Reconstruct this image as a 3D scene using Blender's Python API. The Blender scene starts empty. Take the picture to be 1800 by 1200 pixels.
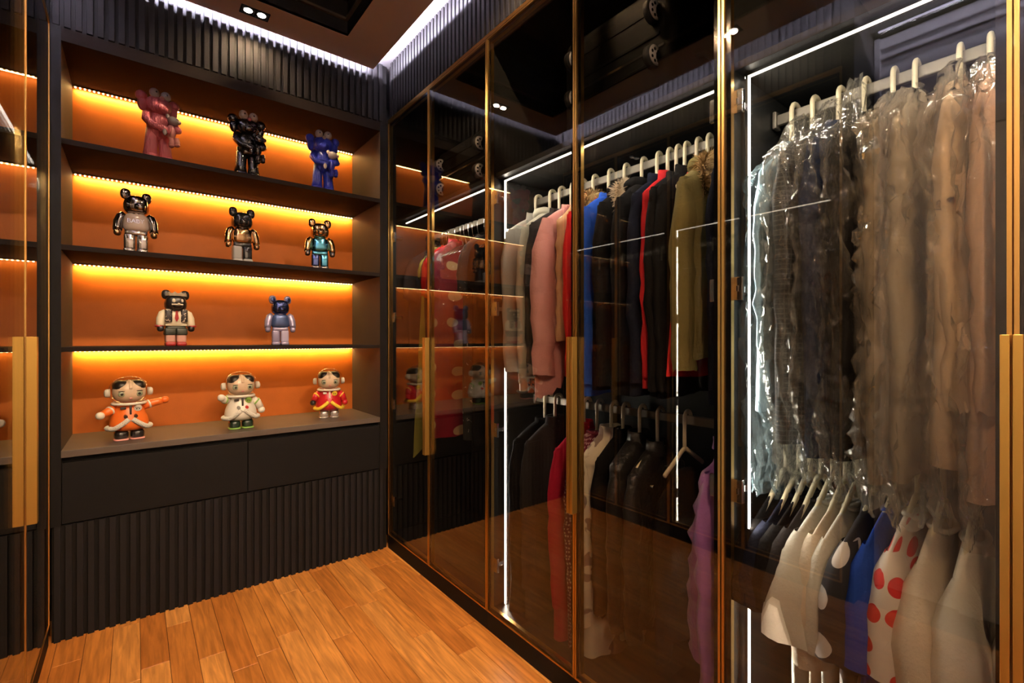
import bpy, bmesh, math, random
from mathutils import Vector, Matrix, noise
random.seed(7)
PI = math.pi
sc = bpy.context.scene
C = sc.collection

# ------------------------------------------------------------------ camera
F_PX, HORIZON, YAW, EYE = 834.0, 596.0, math.radians(38.42), 1.25
cam_d = bpy.data.cameras.new('camera'); cam = bpy.data.objects.new('camera', cam_d); C.objects.link(cam)
cam_d.sensor_width = 36.0; cam_d.lens = 36.0 * F_PX / 1800.0
cam_d.shift_y = (HORIZON - 600.0) / 1800.0
cam_d.clip_start = 0.01
cam.location = (0, 0, EYE); cam.rotation_euler = (PI / 2, 0, -YAW)
sc.camera = cam
# ------------------------------------------------------------------ world and exposure
w = bpy.data.worlds.new('world'); sc.world = w; w.use_nodes = True
w.node_tree.nodes['Background'].inputs[0].default_value = (0.30, 0.26, 0.24, 1)
w.node_tree.nodes['Background'].inputs[1].default_value = 0.02
sc.view_settings.view_transform = 'Standard'; sc.view_settings.look = 'None'
sc.view_settings.exposure = 0.0; sc.view_settings.gamma = 1.0; sc.view_settings.use_curve_mapping = False
sc.cycles.max_bounces = 12; sc.cycles.diffuse_bounces = 4; sc.cycles.glossy_bounces = 6
sc.cycles.transparent_max_bounces = 40; sc.cycles.sample_clamp_indirect = 4.0
sc.cycles.caustics_reflective = False; sc.cycles.caustics_refractive = False

# ------------------------------------------------------------------ room numbers (metres)
RX, LX, BY = 1.184, -0.275, 2.693      # right door face, left door face, front of the back unit
CEIL, TOPC = 2.822, 2.885              # soffit underside, cove ceiling
DB, DT = 0.081, 2.543                  # door bottom and top
SHZ = 1.942                             # underside of the wardrobe's upper shelf
DEPTH = 0.60
RAILX = 1.45
WARM, LAV, NEUT, AMBER = (1.0, .70, .42), (.80, .77, 1.0), (1.0, .93, .80), (1.0, .60, .17)
E_COVE, E_CLOSET, E_SHELF, E_DOWN = 110., 5.5, 7.0, 640.0

def area(name, loc, size, power, color, direction, spread=PI):
    l = bpy.data.lights.new(name, 'AREA'); l.shape = 'RECTANGLE'
    l.size, l.size_y = size; l.energy = power; l.color = color; l.spread = spread
    o = bpy.data.objects.new(name, l); C.objects.link(o); o.location = loc
    d = Vector(direction).normalized()
    # local x along the long horizontal (or vertical) run
    return o, d
def aim(o, d, xaxis):
    z = -Vector(d).normalized(); x = Vector(xaxis).normalized(); y = z.cross(x).normalized(); x = y.cross(z)
    o.rotation_euler = Matrix((x, y, z)).transposed().to_euler()
def strip_light(name, p0, p1, wd, power, color, direction, spread=PI):
    p0, p1 = Vector(p0), Vector(p1)
    o, d = area(name, (p0 + p1) / 2, ((p1 - p0).length, wd), power, color, direction, spread)
    aim(o, d, p1 - p0); return o

# cove light round the ceiling soffit (strips lie on top of the soffit, hidden by its lip)
strip_light('cove_light', (1.043, -1.1, 2.860), (1.043, 2.64, 2.860), .006, E_COVE * 1.2, LAV, (1, 0, -.35))
strip_light('cove_light', (-.134, -1.1, 2.860), (-.134, 2.64, 2.860), .006, E_COVE * 9., LAV, (-1, 0, -.35))
strip_light('cove_light', (-.1, 2.652, 2.860), (1.06, 2.652, 2.860), .006, E_COVE * .75, LAV, (0, 1, -.5))
# twin downlights set in the soffit; last pair is unseen, added to light the shelves
DOWN = [(.45, 2.56, 0), (-.01, 1.22, PI/2), (-.01, -.35, PI/2), (.97, -.35, PI/2), (.45, -.85, 0), (.97, 1.22, PI/2)]
for (x, y, a) in DOWN:
    for s in (-1, 1):
        l = bpy.data.lights.new('downlight_lamp', 'SPOT'); l.energy = E_DOWN*(2.8 if y < 0 else .30 if y > 2 else .9); l.color = WARM  # unseen rear pairs driven harder as bounce fill
        l.spot_size = math.radians(150); l.spot_blend = 1.; l.shadow_soft_size = .018
        o = bpy.data.objects.new('downlight_lamp', l); C.objects.link(o)
        o.location = (x + s*.028*math.cos(a), y + s*.028*math.sin(a), CEIL + .004)

# ------------------------------------------------------------------ materials
MATS = {}
def newmat(name):
    m = bpy.data.materials.new(name); m.use_nodes = True
    nt = m.node_tree; nt.nodes.clear()
    out = nt.nodes.new('ShaderNodeOutputMaterial')
    return m, nt, out
def pm(name, base, rough=.6, metal=0., bump=None, vary=0., coat=0., spec=.5, stretch=None, sheen=0., trans=0., alpha=1.):
    """principled material with noise colour variation and fine relief"""
    if name in MATS: return MATS[name]
    m, nt, out = newmat(name)
    b = nt.nodes.new('ShaderNodeBsdfPrincipled'); nt.links.new(b.outputs[0], out.inputs[0])
    b.inputs['Base Color'].default_value = (*base, 1); b.inputs['Roughness'].default_value = rough
    b.inputs['Metallic'].default_value = metal; b.inputs['Coat Weight'].default_value = coat
    b.inputs['Specular IOR Level'].default_value = spec; b.inputs['Sheen Weight'].default_value = sheen
    b.inputs['Transmission Weight'].default_value = trans; b.inputs['Alpha'].default_value = alpha
    tc = nt.nodes.new('ShaderNodeTexCoord'); mp = nt.nodes.new('ShaderNodeMapping')
    nt.links.new(tc.outputs['Object'], mp.inputs[0])
    if stretch: mp.inputs['Scale'].default_value = stretch
    if vary:
        n = nt.nodes.new('ShaderNodeTexNoise'); n.inputs['Scale'].default_value = 9; n.inputs['Detail'].default_value = 5
        nt.links.new(mp.outputs[0], n.inputs['Vector'])
        r = nt.nodes.new('ShaderNodeValToRGB'); nt.links.new(n.outputs['Fac'], r.inputs[0])
        r.color_ramp.elements[0].position = .3; r.color_ramp.elements[1].position = .7
        r.color_ramp.elements[0].color = (*[c*(1-vary) for c in base], 1)
        r.color_ramp.elements[1].color = (*[min(1, c*(1+vary)) for c in base], 1)
        nt.links.new(r.outputs[0], b.inputs['Base Color'])
    if bump:
        n = nt.nodes.new('ShaderNodeTexNoise'); n.inputs['Scale'].default_value = bump[0]; n.inputs['Detail'].default_value = 4
        nt.links.new(mp.outputs[0], n.inputs['Vector'])
        bp = nt.nodes.new('ShaderNodeBump'); bp.inputs['Strength'].default_value = bump[1]; bp.inputs['Distance'].default_value = .01
        nt.links.new(n.outputs['Fac'], bp.inputs['Height']); nt.links.new(bp.outputs[0], b.inputs['Normal'])
    MATS[name] = m; return m
def emit(name, color, strength):
    if name in MATS: return MATS[name]
    m, nt, out = newmat(name)
    e = nt.nodes.new('ShaderNodeEmission'); e.inputs[0].default_value = (*color, 1); e.inputs[1].default_value = strength
    nt.links.new(e.outputs[0], out.inputs[0]); MATS[name] = m; return m
def clear(name, tint, ior=1.5, rough=0., haze=0., hazecol=(1, 1, 1), fmul=1., bump=None):
    """thin clear sheet: tinted see-through, Fresnel gloss on both faces, a little milky scatter"""
    if name in MATS: return MATS[name]
    m, nt, out = newmat(name); N, L = nt.nodes, nt.links
    t = N.new('ShaderNodeBsdfTransparent'); t.inputs[0].default_value = (*tint, 1)
    g = N.new('ShaderNodeBsdfGlossy'); g.inputs[0].default_value = (1, 1, 1, 1); g.inputs['Roughness'].default_value = rough
    geo = N.new('ShaderNodeNewGeometry')
    mr = N.new('ShaderNodeMapRange'); L.new(geo.outputs['Backfacing'], mr.inputs[0])
    mr.inputs[3].default_value = ior; mr.inputs[4].default_value = 1 / ior
    fr = N.new('ShaderNodeFresnel'); L.new(mr.outputs[0], fr.inputs['IOR'])
    mu = N.new('ShaderNodeMath'); mu.operation = 'MULTIPLY'; mu.inputs[1].default_value = fmul; mu.use_clamp = True
    L.new(fr.outputs[0], mu.inputs[0])
    if bump:
        tc = N.new('ShaderNodeTexCoord'); mp = N.new('ShaderNodeMapping'); L.new(tc.outputs['Object'], mp.inputs[0])
        mp.inputs['Scale'].default_value = (1, 1, .45)
        n = N.new('ShaderNodeTexVoronoi'); n.feature = 'SMOOTH_F1'; n.inputs['Scale'].default_value = bump[0]
        ns = N.new('ShaderNodeTexNoise'); ns.inputs['Scale'].default_value = bump[0]*.6; ns.inputs['Detail'].default_value = 3
        L.new(mp.outputs[0], ns.inputs['Vector'])
        ad = N.new('ShaderNodeMixRGB'); ad.inputs[0].default_value = .25; L.new(mp.outputs[0], ad.inputs[1]); L.new(ns.outputs['Color'], ad.inputs[2])
        L.new(ad.outputs[0], n.inputs['Vector'])
        bp = N.new('ShaderNodeBump'); bp.inputs['Strength'].default_value = bump[1]; bp.inputs['Distance'].default_value = .02
        L.new(n.outputs['Distance'], bp.inputs['Height'])
        L.new(bp.outputs[0], g.inputs['Normal']); L.new(bp.outputs[0], fr.inputs['Normal'])
    s1 = N.new('ShaderNodeMixShader')
    if haze:
        d = N.new('ShaderNodeBsdfDiffuse'); d.inputs[0].default_value = (*hazecol, 1)
        tl = N.new('ShaderNodeBsdfTranslucent'); tl.inputs[0].default_value = (*hazecol, 1)
        m2 = N.new('ShaderNodeMixShader'); m2.inputs[0].default_value = .5; L.new(d.outputs[0], m2.inputs[1]); L.new(tl.outputs[0], m2.inputs[2])
        m1 = N.new('ShaderNodeMixShader'); m1.inputs[0].default_value = haze; L.new(t.outputs[0], m1.inputs[1]); L.new(m2.outputs[0], m1.inputs[2])
        L.new(m1.outputs[0], s1.inputs[1])
    else: L.new(t.outputs[0], s1.inputs[1])
    L.new(mu.outputs[0], s1.inputs[0]); L.new(g.outputs[0], s1.inputs[2]); L.new(s1.outputs[0], out.inputs[0])
    MATS[name] = m; return m
def wood_mat():
    m, nt, out = newmat('oak_planks'); N, L = nt.nodes, nt.links
    b = N.new('ShaderNodeBsdfPrincipled'); L.new(b.outputs[0], out.inputs[0]); b.inputs['Roughness'].default_value = .42
    b.inputs['Specular IOR Level'].default_value = .35
    tc = N.new('ShaderNodeTexCoord'); oi = N.new('ShaderNodeObjectInfo')
    off = N.new('ShaderNodeVectorMath'); off.operation = 'SCALE'; off.inputs['Scale'].default_value = 37.
    cb = N.new('ShaderNodeCombineXYZ'); L.new(oi.outputs['Random'], cb.inputs[0]); L.new(oi.outputs['Random'], cb.inputs[1])
    L.new(cb.outputs[0], off.inputs[0])
    ad = N.new('ShaderNodeVectorMath'); ad.operation = 'ADD'; L.new(tc.outputs['Object'], ad.inputs[0]); L.new(off.outputs[0], ad.inputs[1])
    mp = N.new('ShaderNodeMapping'); mp.inputs['Scale'].default_value = (1, .07, 1); L.new(ad.outputs[0], mp.inputs[0])
    n = N.new('ShaderNodeTexNoise'); n.inputs['Scale'].default_value = 70; n.inputs['Detail'].default_value = 7; n.inputs['Distortion'].default_value = .6
    L.new(mp.outputs[0], n.inputs['Vector'])
    mp2 = N.new('ShaderNodeMapping'); mp2.inputs['Scale'].default_value = (1, .16, 1); L.new(ad.outputs[0], mp2.inputs[0])
    n2 = N.new('ShaderNodeTexNoise'); n2.inputs['Scale'].default_value = 14; n2.inputs['Detail'].default_value = 4; n2.inputs['Distortion'].default_value = 1.4
    L.new(mp2.outputs[0], n2.inputs['Vector'])
    r = N.new('ShaderNodeValToRGB'); L.new(oi.outputs['Random'], r.inputs[0])
    e = r.color_ramp.elements; e[0].position = 0; e[0].color = (.54, .185, .034, 1); e[1].position = 1; e[1].color = (.80, .36, .095, 1)
    k = e.new(.5); k.color = (.70, .28, .060, 1)
    r2 = N.new('ShaderNodeValToRGB'); L.new(n.outputs['Fac'], r2.inputs[0])
    r2.color_ramp.elements[0].position = .3; r2.color_ramp.elements[0].color = (.55, .48, .42, 1)
    r2.color_ramp.elements[1].position = .62; r2.color_ramp.elements[1].color = (1.05, 1.04, 1.03, 1)
    r3 = N.new('ShaderNodeValToRGB'); L.new(n2.outputs['Fac'], r3.inputs[0])
    r3.color_ramp.elements[0].position = .35; r3.color_ramp.elements[0].color = (.74, .70, .66, 1)
    r3.color_ramp.elements[1].position = .65; r3.color_ramp.elements[1].color = (1.1, 1.1, 1.1, 1)
    m1 = N.new('ShaderNodeMixRGB'); m1.blend_type = 'MULTIPLY'; m1.inputs[0].default_value = .8; L.new(r.outputs[0], m1.inputs[1]); L.new(r2.outputs[0], m1.inputs[2])
    m2 = N.new('ShaderNodeMixRGB'); m2.blend_type = 'MULTIPLY'; m2.inputs[0].default_value = .8; L.new(m1.outputs[0], m2.inputs[1]); L.new(r3.outputs[0], m2.inputs[2])
    L.new(m2.outputs[0], b.inputs['Base Color'])
    bp = N.new('ShaderNodeBump'); bp.inputs['Strength'].default_value = .15; bp.inputs['Distance'].default_value = .002
    L.new(n.outputs['Fac'], bp.inputs['Height']); L.new(bp.outputs[0], b.inputs['Normal'])
    return m
def dots_mat(name, base, dot, scale, radius, rough=.85):
    """printed polka dots"""
    if name in MATS: return MATS[name]
    m, nt, out = newmat(name); N, L = nt.nodes, nt.links
    b = N.new('ShaderNodeBsdfPrincipled'); L.new(b.outputs[0], out.inputs[0]); b.inputs['Roughness'].default_value = rough
    mp = N.new('ShaderNodeUVMap'); mp.uv_map = 'UVMap'
    v = N.new('ShaderNodeTexVoronoi'); v.voronoi_dimensions = '2D'; v.inputs['Scale'].default_value = scale; v.inputs['Randomness'].default_value = .45
    L.new(mp.outputs[0], v.inputs['Vector'])
    r = N.new('ShaderNodeValToRGB'); L.new(v.outputs['Distance'], r.inputs[0]); r.color_ramp.interpolation = 'CONSTANT'
    r.color_ramp.elements[0].position = 0; r.color_ramp.elements[0].color = (*dot, 1)
    r.color_ramp.elements[1].position = radius; r.color_ramp.elements[1].color = (*base, 1)
    L.new(r.outputs[0], b.inputs['Base Color']); MATS[name] = m; return m
def plaid_mat(name, base, line, scale):
    if name in MATS: return MATS[name]
    m, nt, out = newmat(name); N, L = nt.nodes, nt.links
    b = N.new('ShaderNodeBsdfPrincipled'); L.new(b.outputs[0], out.inputs[0]); b.inputs['Roughness'].default_value = .85
    tc = N.new('ShaderNodeTexCoord')
    facs = []
    for ax, sc_ in (('X', scale), ('Z', scale)):
        wv = N.new('ShaderNodeTexWave'); wv.bands_direction = ax; wv.inputs['Scale'].default_value = sc_
        L.new(tc.outputs['Object'], wv.inputs['Vector'])
        r = N.new('ShaderNodeValToRGB'); r.color_ramp.interpolation = 'CONSTANT'; L.new(wv.outputs['Fac'], r.inputs[0])
        r.color_ramp.elements[0].color = (0, 0, 0, 1); r.color_ramp.elements[1].position = .9; r.color_ramp.elements[1].color = (1, 1, 1, 1)
        facs.append(r)
    mx = N.new('ShaderNodeMath'); mx.operation = 'MAXIMUM'; L.new(facs[0].outputs[0], mx.inputs[0]); L.new(facs[1].outputs[0], mx.inputs[1])
    mr = N.new('ShaderNodeMixRGB'); L.new(mx.outputs[0], mr.inputs[0]); mr.inputs[1].default_value = (*base, 1); mr.inputs[2].default_value = (*line, 1)
    L.new(mr.outputs[0], b.inputs['Base Color']); MATS[name] = m; return m
def blotch_mat(name, base, spot, scale, thr, rough=.8):
    if name in MATS: return MATS[name]
    m, nt, out = newmat(name); N, L = nt.nodes, nt.links
    b = N.new('ShaderNodeBsdfPrincipled'); L.new(b.outputs[0], out.inputs[0]); b.inputs['Roughness'].default_value = rough
    tc = N.new('ShaderNodeTexCoord')
    n = N.new('ShaderNodeTexNoise'); n.inputs['Scale'].default_value = scale; n.inputs['Detail'].default_value = 1.5; n.inputs['Distortion'].default_value = 1.2
    L.new(tc.outputs['Object'], n.inputs['Vector'])
    r = N.new('ShaderNodeValToRGB'); L.new(n.outputs['Fac'], r.inputs[0])
    r.color_ramp.elements[0].position = thr; r.color_ramp.elements[0].color = (*base, 1)
    r.color_ramp.elements[1].position = thr + .03; r.color_ramp.elements[1].color = (*spot, 1)
    L.new(r.outputs[0], b.inputs['Base Color']); MATS[name] = m; return m

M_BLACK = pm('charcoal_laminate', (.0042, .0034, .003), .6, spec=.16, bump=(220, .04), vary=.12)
M_INT = pm('wardrobe_interior_laminate', (.014, .0145, .0145), .45, spec=.35, bump=(160, .05), vary=.15, stretch=(1, 1, .15))
M_SLAT = pm('slat_laminate', (.0095, .0082, .0084), .6, spec=.16, bump=(200, .04))
M_COUNTER = pm('counter_laminate', (.085, .062, .050), .45, bump=(240, .05), vary=.08)
M_CHEEK = pm('niche_cheek_laminate', (.045, .034, .028), .6, bump=(240, .04), vary=.06, spec=.25)
M_UNDER = pm('matt_charcoal', (.016, .011, .009), .8, spec=.08, bump=(240, .04))
M_ORANGE = pm('orange_leather_panel', (.62, .160, .014), .5, bump=(320, .10), vary=.07)
M_CEIL = pm('ceiling_paint', (.88, .69, .55), .8, bump=(60, .03))
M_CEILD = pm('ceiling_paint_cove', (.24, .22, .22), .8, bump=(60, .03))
M_WALL = pm('dark_wall_paint', (.05, .045, .042), .8, bump=(60, .03))
M_WHITE = pm('white_door_paint', (.75, .73, .74), .45, bump=(60, .02))
M_MIRROR = pm('black_mirror', (.010, .009, .009), .03, spec=.8, coat=1.)
M_WOOD = wood_mat()
M_GAP = pm('floor_joint', (.05, .02, .008), .9)
M_GOLD = pm('brushed_gold', (.80, .47, .14), .30, 1.0, bump=(500, .04), stretch=(1, 1, .05))
M_GOLDD = pm('gold_handle', (.86, .53, .13), .36, 1.0, bump=(500, .04), stretch=(1, 1, .05))
M_BORDER = pm('black_glass_border', (.006, .006, .007), .08, spec=.5)
M_GLASS = clear('tinted_glass', (.80, .78, .75), 1.52, 0., fmul=1.35)
M_CHROME = pm('chrome', (.75, .75, .74), .15, 1.0)
M_RAIL = pm('champagne_rail', (.17, .15, .12), .45, .5)
M_CREAM = pm('cream_plastic', (.66, .58, .40), .35, vary=.04)
M_WIRE = pm('chromed_wire', (.8, .78, .74), .2, 1.0)
M_LEDW = emit('closet_led', (1, .95, .86), 9.)
M_LEDA = emit('amber_led', (1, .66, .30), 12.)
M_LEDL = emit('cove_led', (.8, .76, 1), 6.)
M_FILM = clear('clear_plastic_film', (.96, .96, .955), 1.45, .07, haze=.05, hazecol=(.85, .80, .70), fmul=1.7, bump=(30, .3))
M_FILMB = clear('pale_blue_plastic_film', (.82, .88, .91), 1.45, .10, haze=.12, hazecol=(.32, .44, .50), fmul=1.3, bump=(12, .9))
M_FILMT = clear('milky_plastic_film', (.86, .85, .82), 1.45, .10, haze=.17, hazecol=(.84, .74, .60), fmul=1.3, bump=(24, .35))

# ------------------------------------------------------------------ mesh helpers
def B(): return bmesh.new()
def box(bm, x0, x1, y0, y1, z0, z1, bev=0., seg=2):
    r = bmesh.ops.create_cube(bm, size=1.)
    for v in r['verts']:
        v.co = Vector(((x0+x1)/2 + v.co.x*(x1-x0), (y0+y1)/2 + v.co.y*(y1-y0), (z0+z1)/2 + v.co.z*(z1-z0)))
    if bev:
        es = list({e for v in r['verts'] for e in v.link_edges})
        bmesh.ops.bevel(bm, geom=es, offset=bev, segments=seg, affect='EDGES', profile=.5)
    return bm
def cyl(bm, p0, p1, r0, r1=None, n=16, cap=True):
    r1 = r0 if r1 is None else r1
    p0, p1 = Vector(p0), Vector(p1); d = p1 - p0
    q = Vector((0, 0, 1)).rotation_difference(d).to_matrix().to_4x4()
    bmesh.ops.create_cone(bm, cap_ends=cap, segments=n, radius1=r0, radius2=r1, depth=d.length,
                          matrix=Matrix.Translation((p0+p1)/2) @ q)
    return bm
def tube(bm, pts, radii, n=10, caps=True, flat=None):
    """swept tube; flat=(a,b) scales the section along its two local axes; radii number or list"""
    pts = [Vector(p) for p in pts]
    if not isinstance(radii, (list, tuple)): radii = [radii]*len(pts)
    rings = []; up = None
    for i, p in enumerate(pts):
        t = (pts[min(i+1, len(pts)-1)] - pts[max(i-1, 0)]).normalized()
        if up is None:
            up = Vector((0, 1, 0)) if abs(t.y) < .9 else Vector((1, 0, 0))
        up = (up - t*up.dot(t)).normalized(); sd = t.cross(up)
        a, b = flat if flat else (1, 1)
        rings.append([bm.verts.new(p + up*math.cos(2*PI*k/n)*radii[i]*a + sd*math.sin(2*PI*k/n)*radii[i]*b) for k in range(n)])
    for i in range(len(rings)-1):
        for k in range(n):
            bm.faces.new((rings[i][k], rings[i][(k+1) % n], rings[i+1][(k+1) % n], rings[i+1][k]))
    if caps:
        bm.faces.new(rings[0][::-1]); bm.faces.new(rings[-1])
    return bm
def sell(bm, c, r, p=1.0, n=24, m=16, rot=None, squash=None):
    """super-ellipsoid: p=1 sphere, p<1 boxier"""
    f = lambda x: math.copysign(abs(x)**p, x)
    c = Vector(c); R = rot or Matrix.Identity(3)
    rows = []
    for j in range(1, m):
        th = -PI/2 + PI*j/m; row = []
        for i in range(n):
            ph = 2*PI*i/n
            v = Vector((r[0]*f(math.cos(th))*f(math.cos(ph)), r[1]*f(math.cos(th))*f(math.sin(ph)), r[2]*f(math.sin(th))))
            if squash: v = squash(v)
            row.append(bm.verts.new(c + R @ v))
        rows.append(row)
    b0 = bm.verts.new(c + R @ (squash(Vector((0, 0, -r[2]))) if squash else Vector((0, 0, -r[2]))))
    t0 = bm.verts.new(c + R @ (squash(Vector((0, 0, r[2]))) if squash else Vector((0, 0, r[2]))))
    for j in range(len(rows)-1):
        for i in range(n):
            bm.faces.new((rows[j][i], rows[j][(i+1) % n], rows[j+1][(i+1) % n], rows[j+1][i]))
    for i in range(n):
        bm.faces.new((b0, rows[0][(i+1) % n], rows[0][i])); bm.faces.new((t0, rows[-1][i], rows[-1][(i+1) % n]))
    return bm
def lathe(bm, prof, c=(0, 0, 0), n=28, sy=1.):
    rings = []
    for (r, z) in prof:
        rings.append([bm.verts.new((c[0] + r*math.cos(2*PI*k/n), c[1] + sy*r*math.sin(2*PI*k/n), c[2] + z)) for k in range(n)])
    for i in range(len(rings)-1):
        for k in range(n):
            bm.faces.new((rings[i][k], rings[i][(k+1) % n], rings[i+1][(k+1) % n], rings[i+1][k]))
    bm.faces.new(rings[0][::-1]); bm.faces.new(rings[-1])
    return bm
def obj(name, bm, mat, parent=None, smooth=False, loc=None, **props):
    me = bpy.data.meshes.new(name); bmesh.ops.recalc_face_normals(bm, faces=bm.faces); bm.to_mesh(me); bm.free()
    if smooth:
        for p in me.polygons: p.use_smooth = True
    me.materials.append(mat)
    o = bpy.data.objects.new(name, me); C.objects.link(o)
    if parent: o.parent = parent
    if loc: o.location = loc
    for k, v in props.items(): o[k] = v
    return o
def inst(src, parent, loc, rot=None):
    c = src.copy(); C.objects.link(c); c.parent = parent; c.location = loc
    if rot: c.rotation_euler = rot
    return c
def thing(name, label, cat, loc=(0, 0, 0), rotz=0., group=None):
    o = bpy.data.objects.new(name, None); C.objects.link(o); o.empty_display_size = .05
    o.location = loc; o.rotation_euler = (0, 0, rotz); o['label'] = label; o['category'] = cat
    if group: o['group'] = group
    return o
def struct(name, bm, mat, parent=None, **k):
    return obj(name, bm, mat, parent, kind='structure', **k) if not parent else obj(name, bm, mat, parent, **k)
def bb(*a, **k): return box(B(), *a, **k)

# ------------------------------------------------------------------ room shell
floor = struct('floor', bb(-1.0, 1.95, -1.5, 3.35, -.06, -.004), M_GAP)
PW, row0 = .0895, -.164 - .0895*2
plank_src = {}
def plank(Lp):
    k = round(Lp, 2)
    if k not in plank_src:
        bm = bb(-PW/2+.0007, PW/2-.0007, -k/2+.0007, k/2-.0007, -.012, 0, bev=.0013, seg=1)
        me = bpy.data.meshes.new('plank'); bmesh.ops.recalc_face_normals(bm, faces=bm.faces); bm.to_mesh(me); bm.free(); me.materials.append(M_WOOD)
        plank_src[k] = me
    return plank_src[k]
rp = random.Random(11)
for i in range(18):
    x = row0 + PW*(i+.5)
    y = -1.35 - rp.random()*.5
    while y < 2.76:
        Lp = rp.choice([.45, .6, .75, .9, .9])
        o = bpy.data.objects.new('plank', plank(Lp)); C.objects.link(o); o.parent = floor
        o.location = (x, y + Lp/2, rp.uniform(-.0006, 0)); y += Lp
struct('wall_right', bb(1.83, 1.93, -1.5, 3.35, 0, 3.0), M_WALL)
struct('wall_back', bb(-1.0, 1.95, 3.22, 3.32, 0, 3.0), M_WALL)
struct('wall_rear', bb(-1.0, 1.95, -1.45, -1.35, 0, 3.0), M_WHITE)  # unseen wall, kept white to bounce fill light forward
wl = struct('wall_left', bb(-.93, -.90, .8, 3.35, 0, 3.0), M_WALL)
obj('wall_panel', bb(-.90, -.60, -1.35, .75, 0, 2.775), M_WHITE, wl)
obj('wall_panel', bb(-.90, LX-.01, .752, .80, 0, TOPC), M_BLACK, wl)
obj('wall_panel', bb(-.90, -.52, -1.35, .75, 2.785, TOPC), M_BLACK, wl)
# white door in the left alcove beside the camera (seen mirrored in the glass)
dr = struct('door_1', bb(-.598, -.575, -.55, .35, .005, 2.20, bev=.002), M_WHITE)
fr = B()
box(fr, -.598, -.565, .35, .43, 0, 2.28, bev=.003); box(fr, -.598, -.565, -.63, -.55, 0, 2.28, bev=.003)
box(fr, -.598, -.565, -.55, .35, 2.20, 2.28, bev=.003)
obj('door_frame', fr, M_WHITE, dr)
for zz in (2.665, 2.715):
    obj('wall_moulding', bb(-.599, -.585, -1.35, .735, zz, zz+.012, bev=.003), M_WHITE, wl)
obj('wall_moulding', bb(-.599, -.580, .725, .750, 0, 2.775, bev=.003), M_WHITE, wl)
obj('door_handle', tube(B(), [(-.575, -.47, 1.0), (-.53, -.47, 1.0), (-.53, -.35, 1.0)], .009), M_CHROME, dr, smooth=True)
obj('cove_led_strip', bb(-.540, -.532, -1.3, .72, 2.779, 2.785), M_LEDL, wl)
strip_light('cove_light', (-.545, -1.3, 2.778), (-.545, .72, 2.778), .006, 8., LAV, (-.5, 0, -1))

# ceiling: upper ceiling and soffit ring with a mirrored recess
ceil = struct('ceiling', bb(-1.0, 1.95, -1.5, 3.35, TOPC+.13, TOPC+.2), M_CEILD)
cv = B(); SX0, SX1, SY1 = -.175, 1.084, 2.668
RC = (.05, .862, -.75, 2.462)
box(cv, -.9, RC[0]-.02, -1.35, 3.2, TOPC, TOPC+.02); box(cv, RC[1]+.02, 1.83, -1.35, 3.2, TOPC, TOPC+.02)
box(cv, RC[0]-.02, RC[1]+.02, RC[3]+.02, 3.2, TOPC, TOPC+.02); box(cv, RC[0]-.02, RC[1]+.02, -1.35, RC[2]-.02, TOPC, TOPC+.02)
obj('cove_ceiling', cv, M_CEILD, ceil)
sf = B(); z0, z1 = CEIL, CEIL+.014
box(sf, SX0, RC[0], -1.3, SY1, z0, z1); box(sf, RC[1], SX1, -1.3, SY1, z0, z1)
box(sf, RC[0], RC[1], RC[3], SY1, z0, z1); box(sf, RC[0], RC[1], -1.3, RC[2], z0, z1)
obj('soffit', sf, M_CEIL, ceil)
rs = B(); zt = TOPC+.12
for a in ((RC[0]-.012, RC[0], RC[2], RC[3]), (RC[1], RC[1]+.012, RC[2], RC[3]), (RC[0]-.012, RC[1]+.012, RC[3], RC[3]+.012), (RC[0]-.012, RC[1]+.012, RC[2]-.012, RC[2])):
    box(rs, *a, CEIL+.001, zt)
obj('recess_side', rs, M_BLACK, ceil)
rs = B()
for a in ((RC[0], RC[0]+.016, RC[2], RC[3]), (RC[1]-.016, RC[1], RC[2], RC[3]), (RC[0], RC[1], RC[3]-.016, RC[3]), (RC[0], RC[1], RC[2], RC[2]+.016)):
    box(rs, *a, CEIL+.075, CEIL+.087)
obj('recess_moulding', rs, pm('dark_bronze', (.10, .07, .05), .35, .6), ceil)
obj('mirror_panel', bb(RC[0], RC[1], RC[2], RC[3], zt-.004, zt), M_MIRROR, ceil)
for (a, b_) in (((1.036, -1.1, CEIL+.032), (1.042, 2.64, CEIL+.046)), ((-.133, -1.1, CEIL+.032), (-.127, 2.64, CEIL+.046)), ((-.1, 2.645, CEIL+.032), (1.06, 2.651, CEIL+.046))):
    obj('cove_led_strip', bb(a[0], b_[0], a[1], b_[1], a[2], b_[2]), M_LEDL, ceil)
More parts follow.
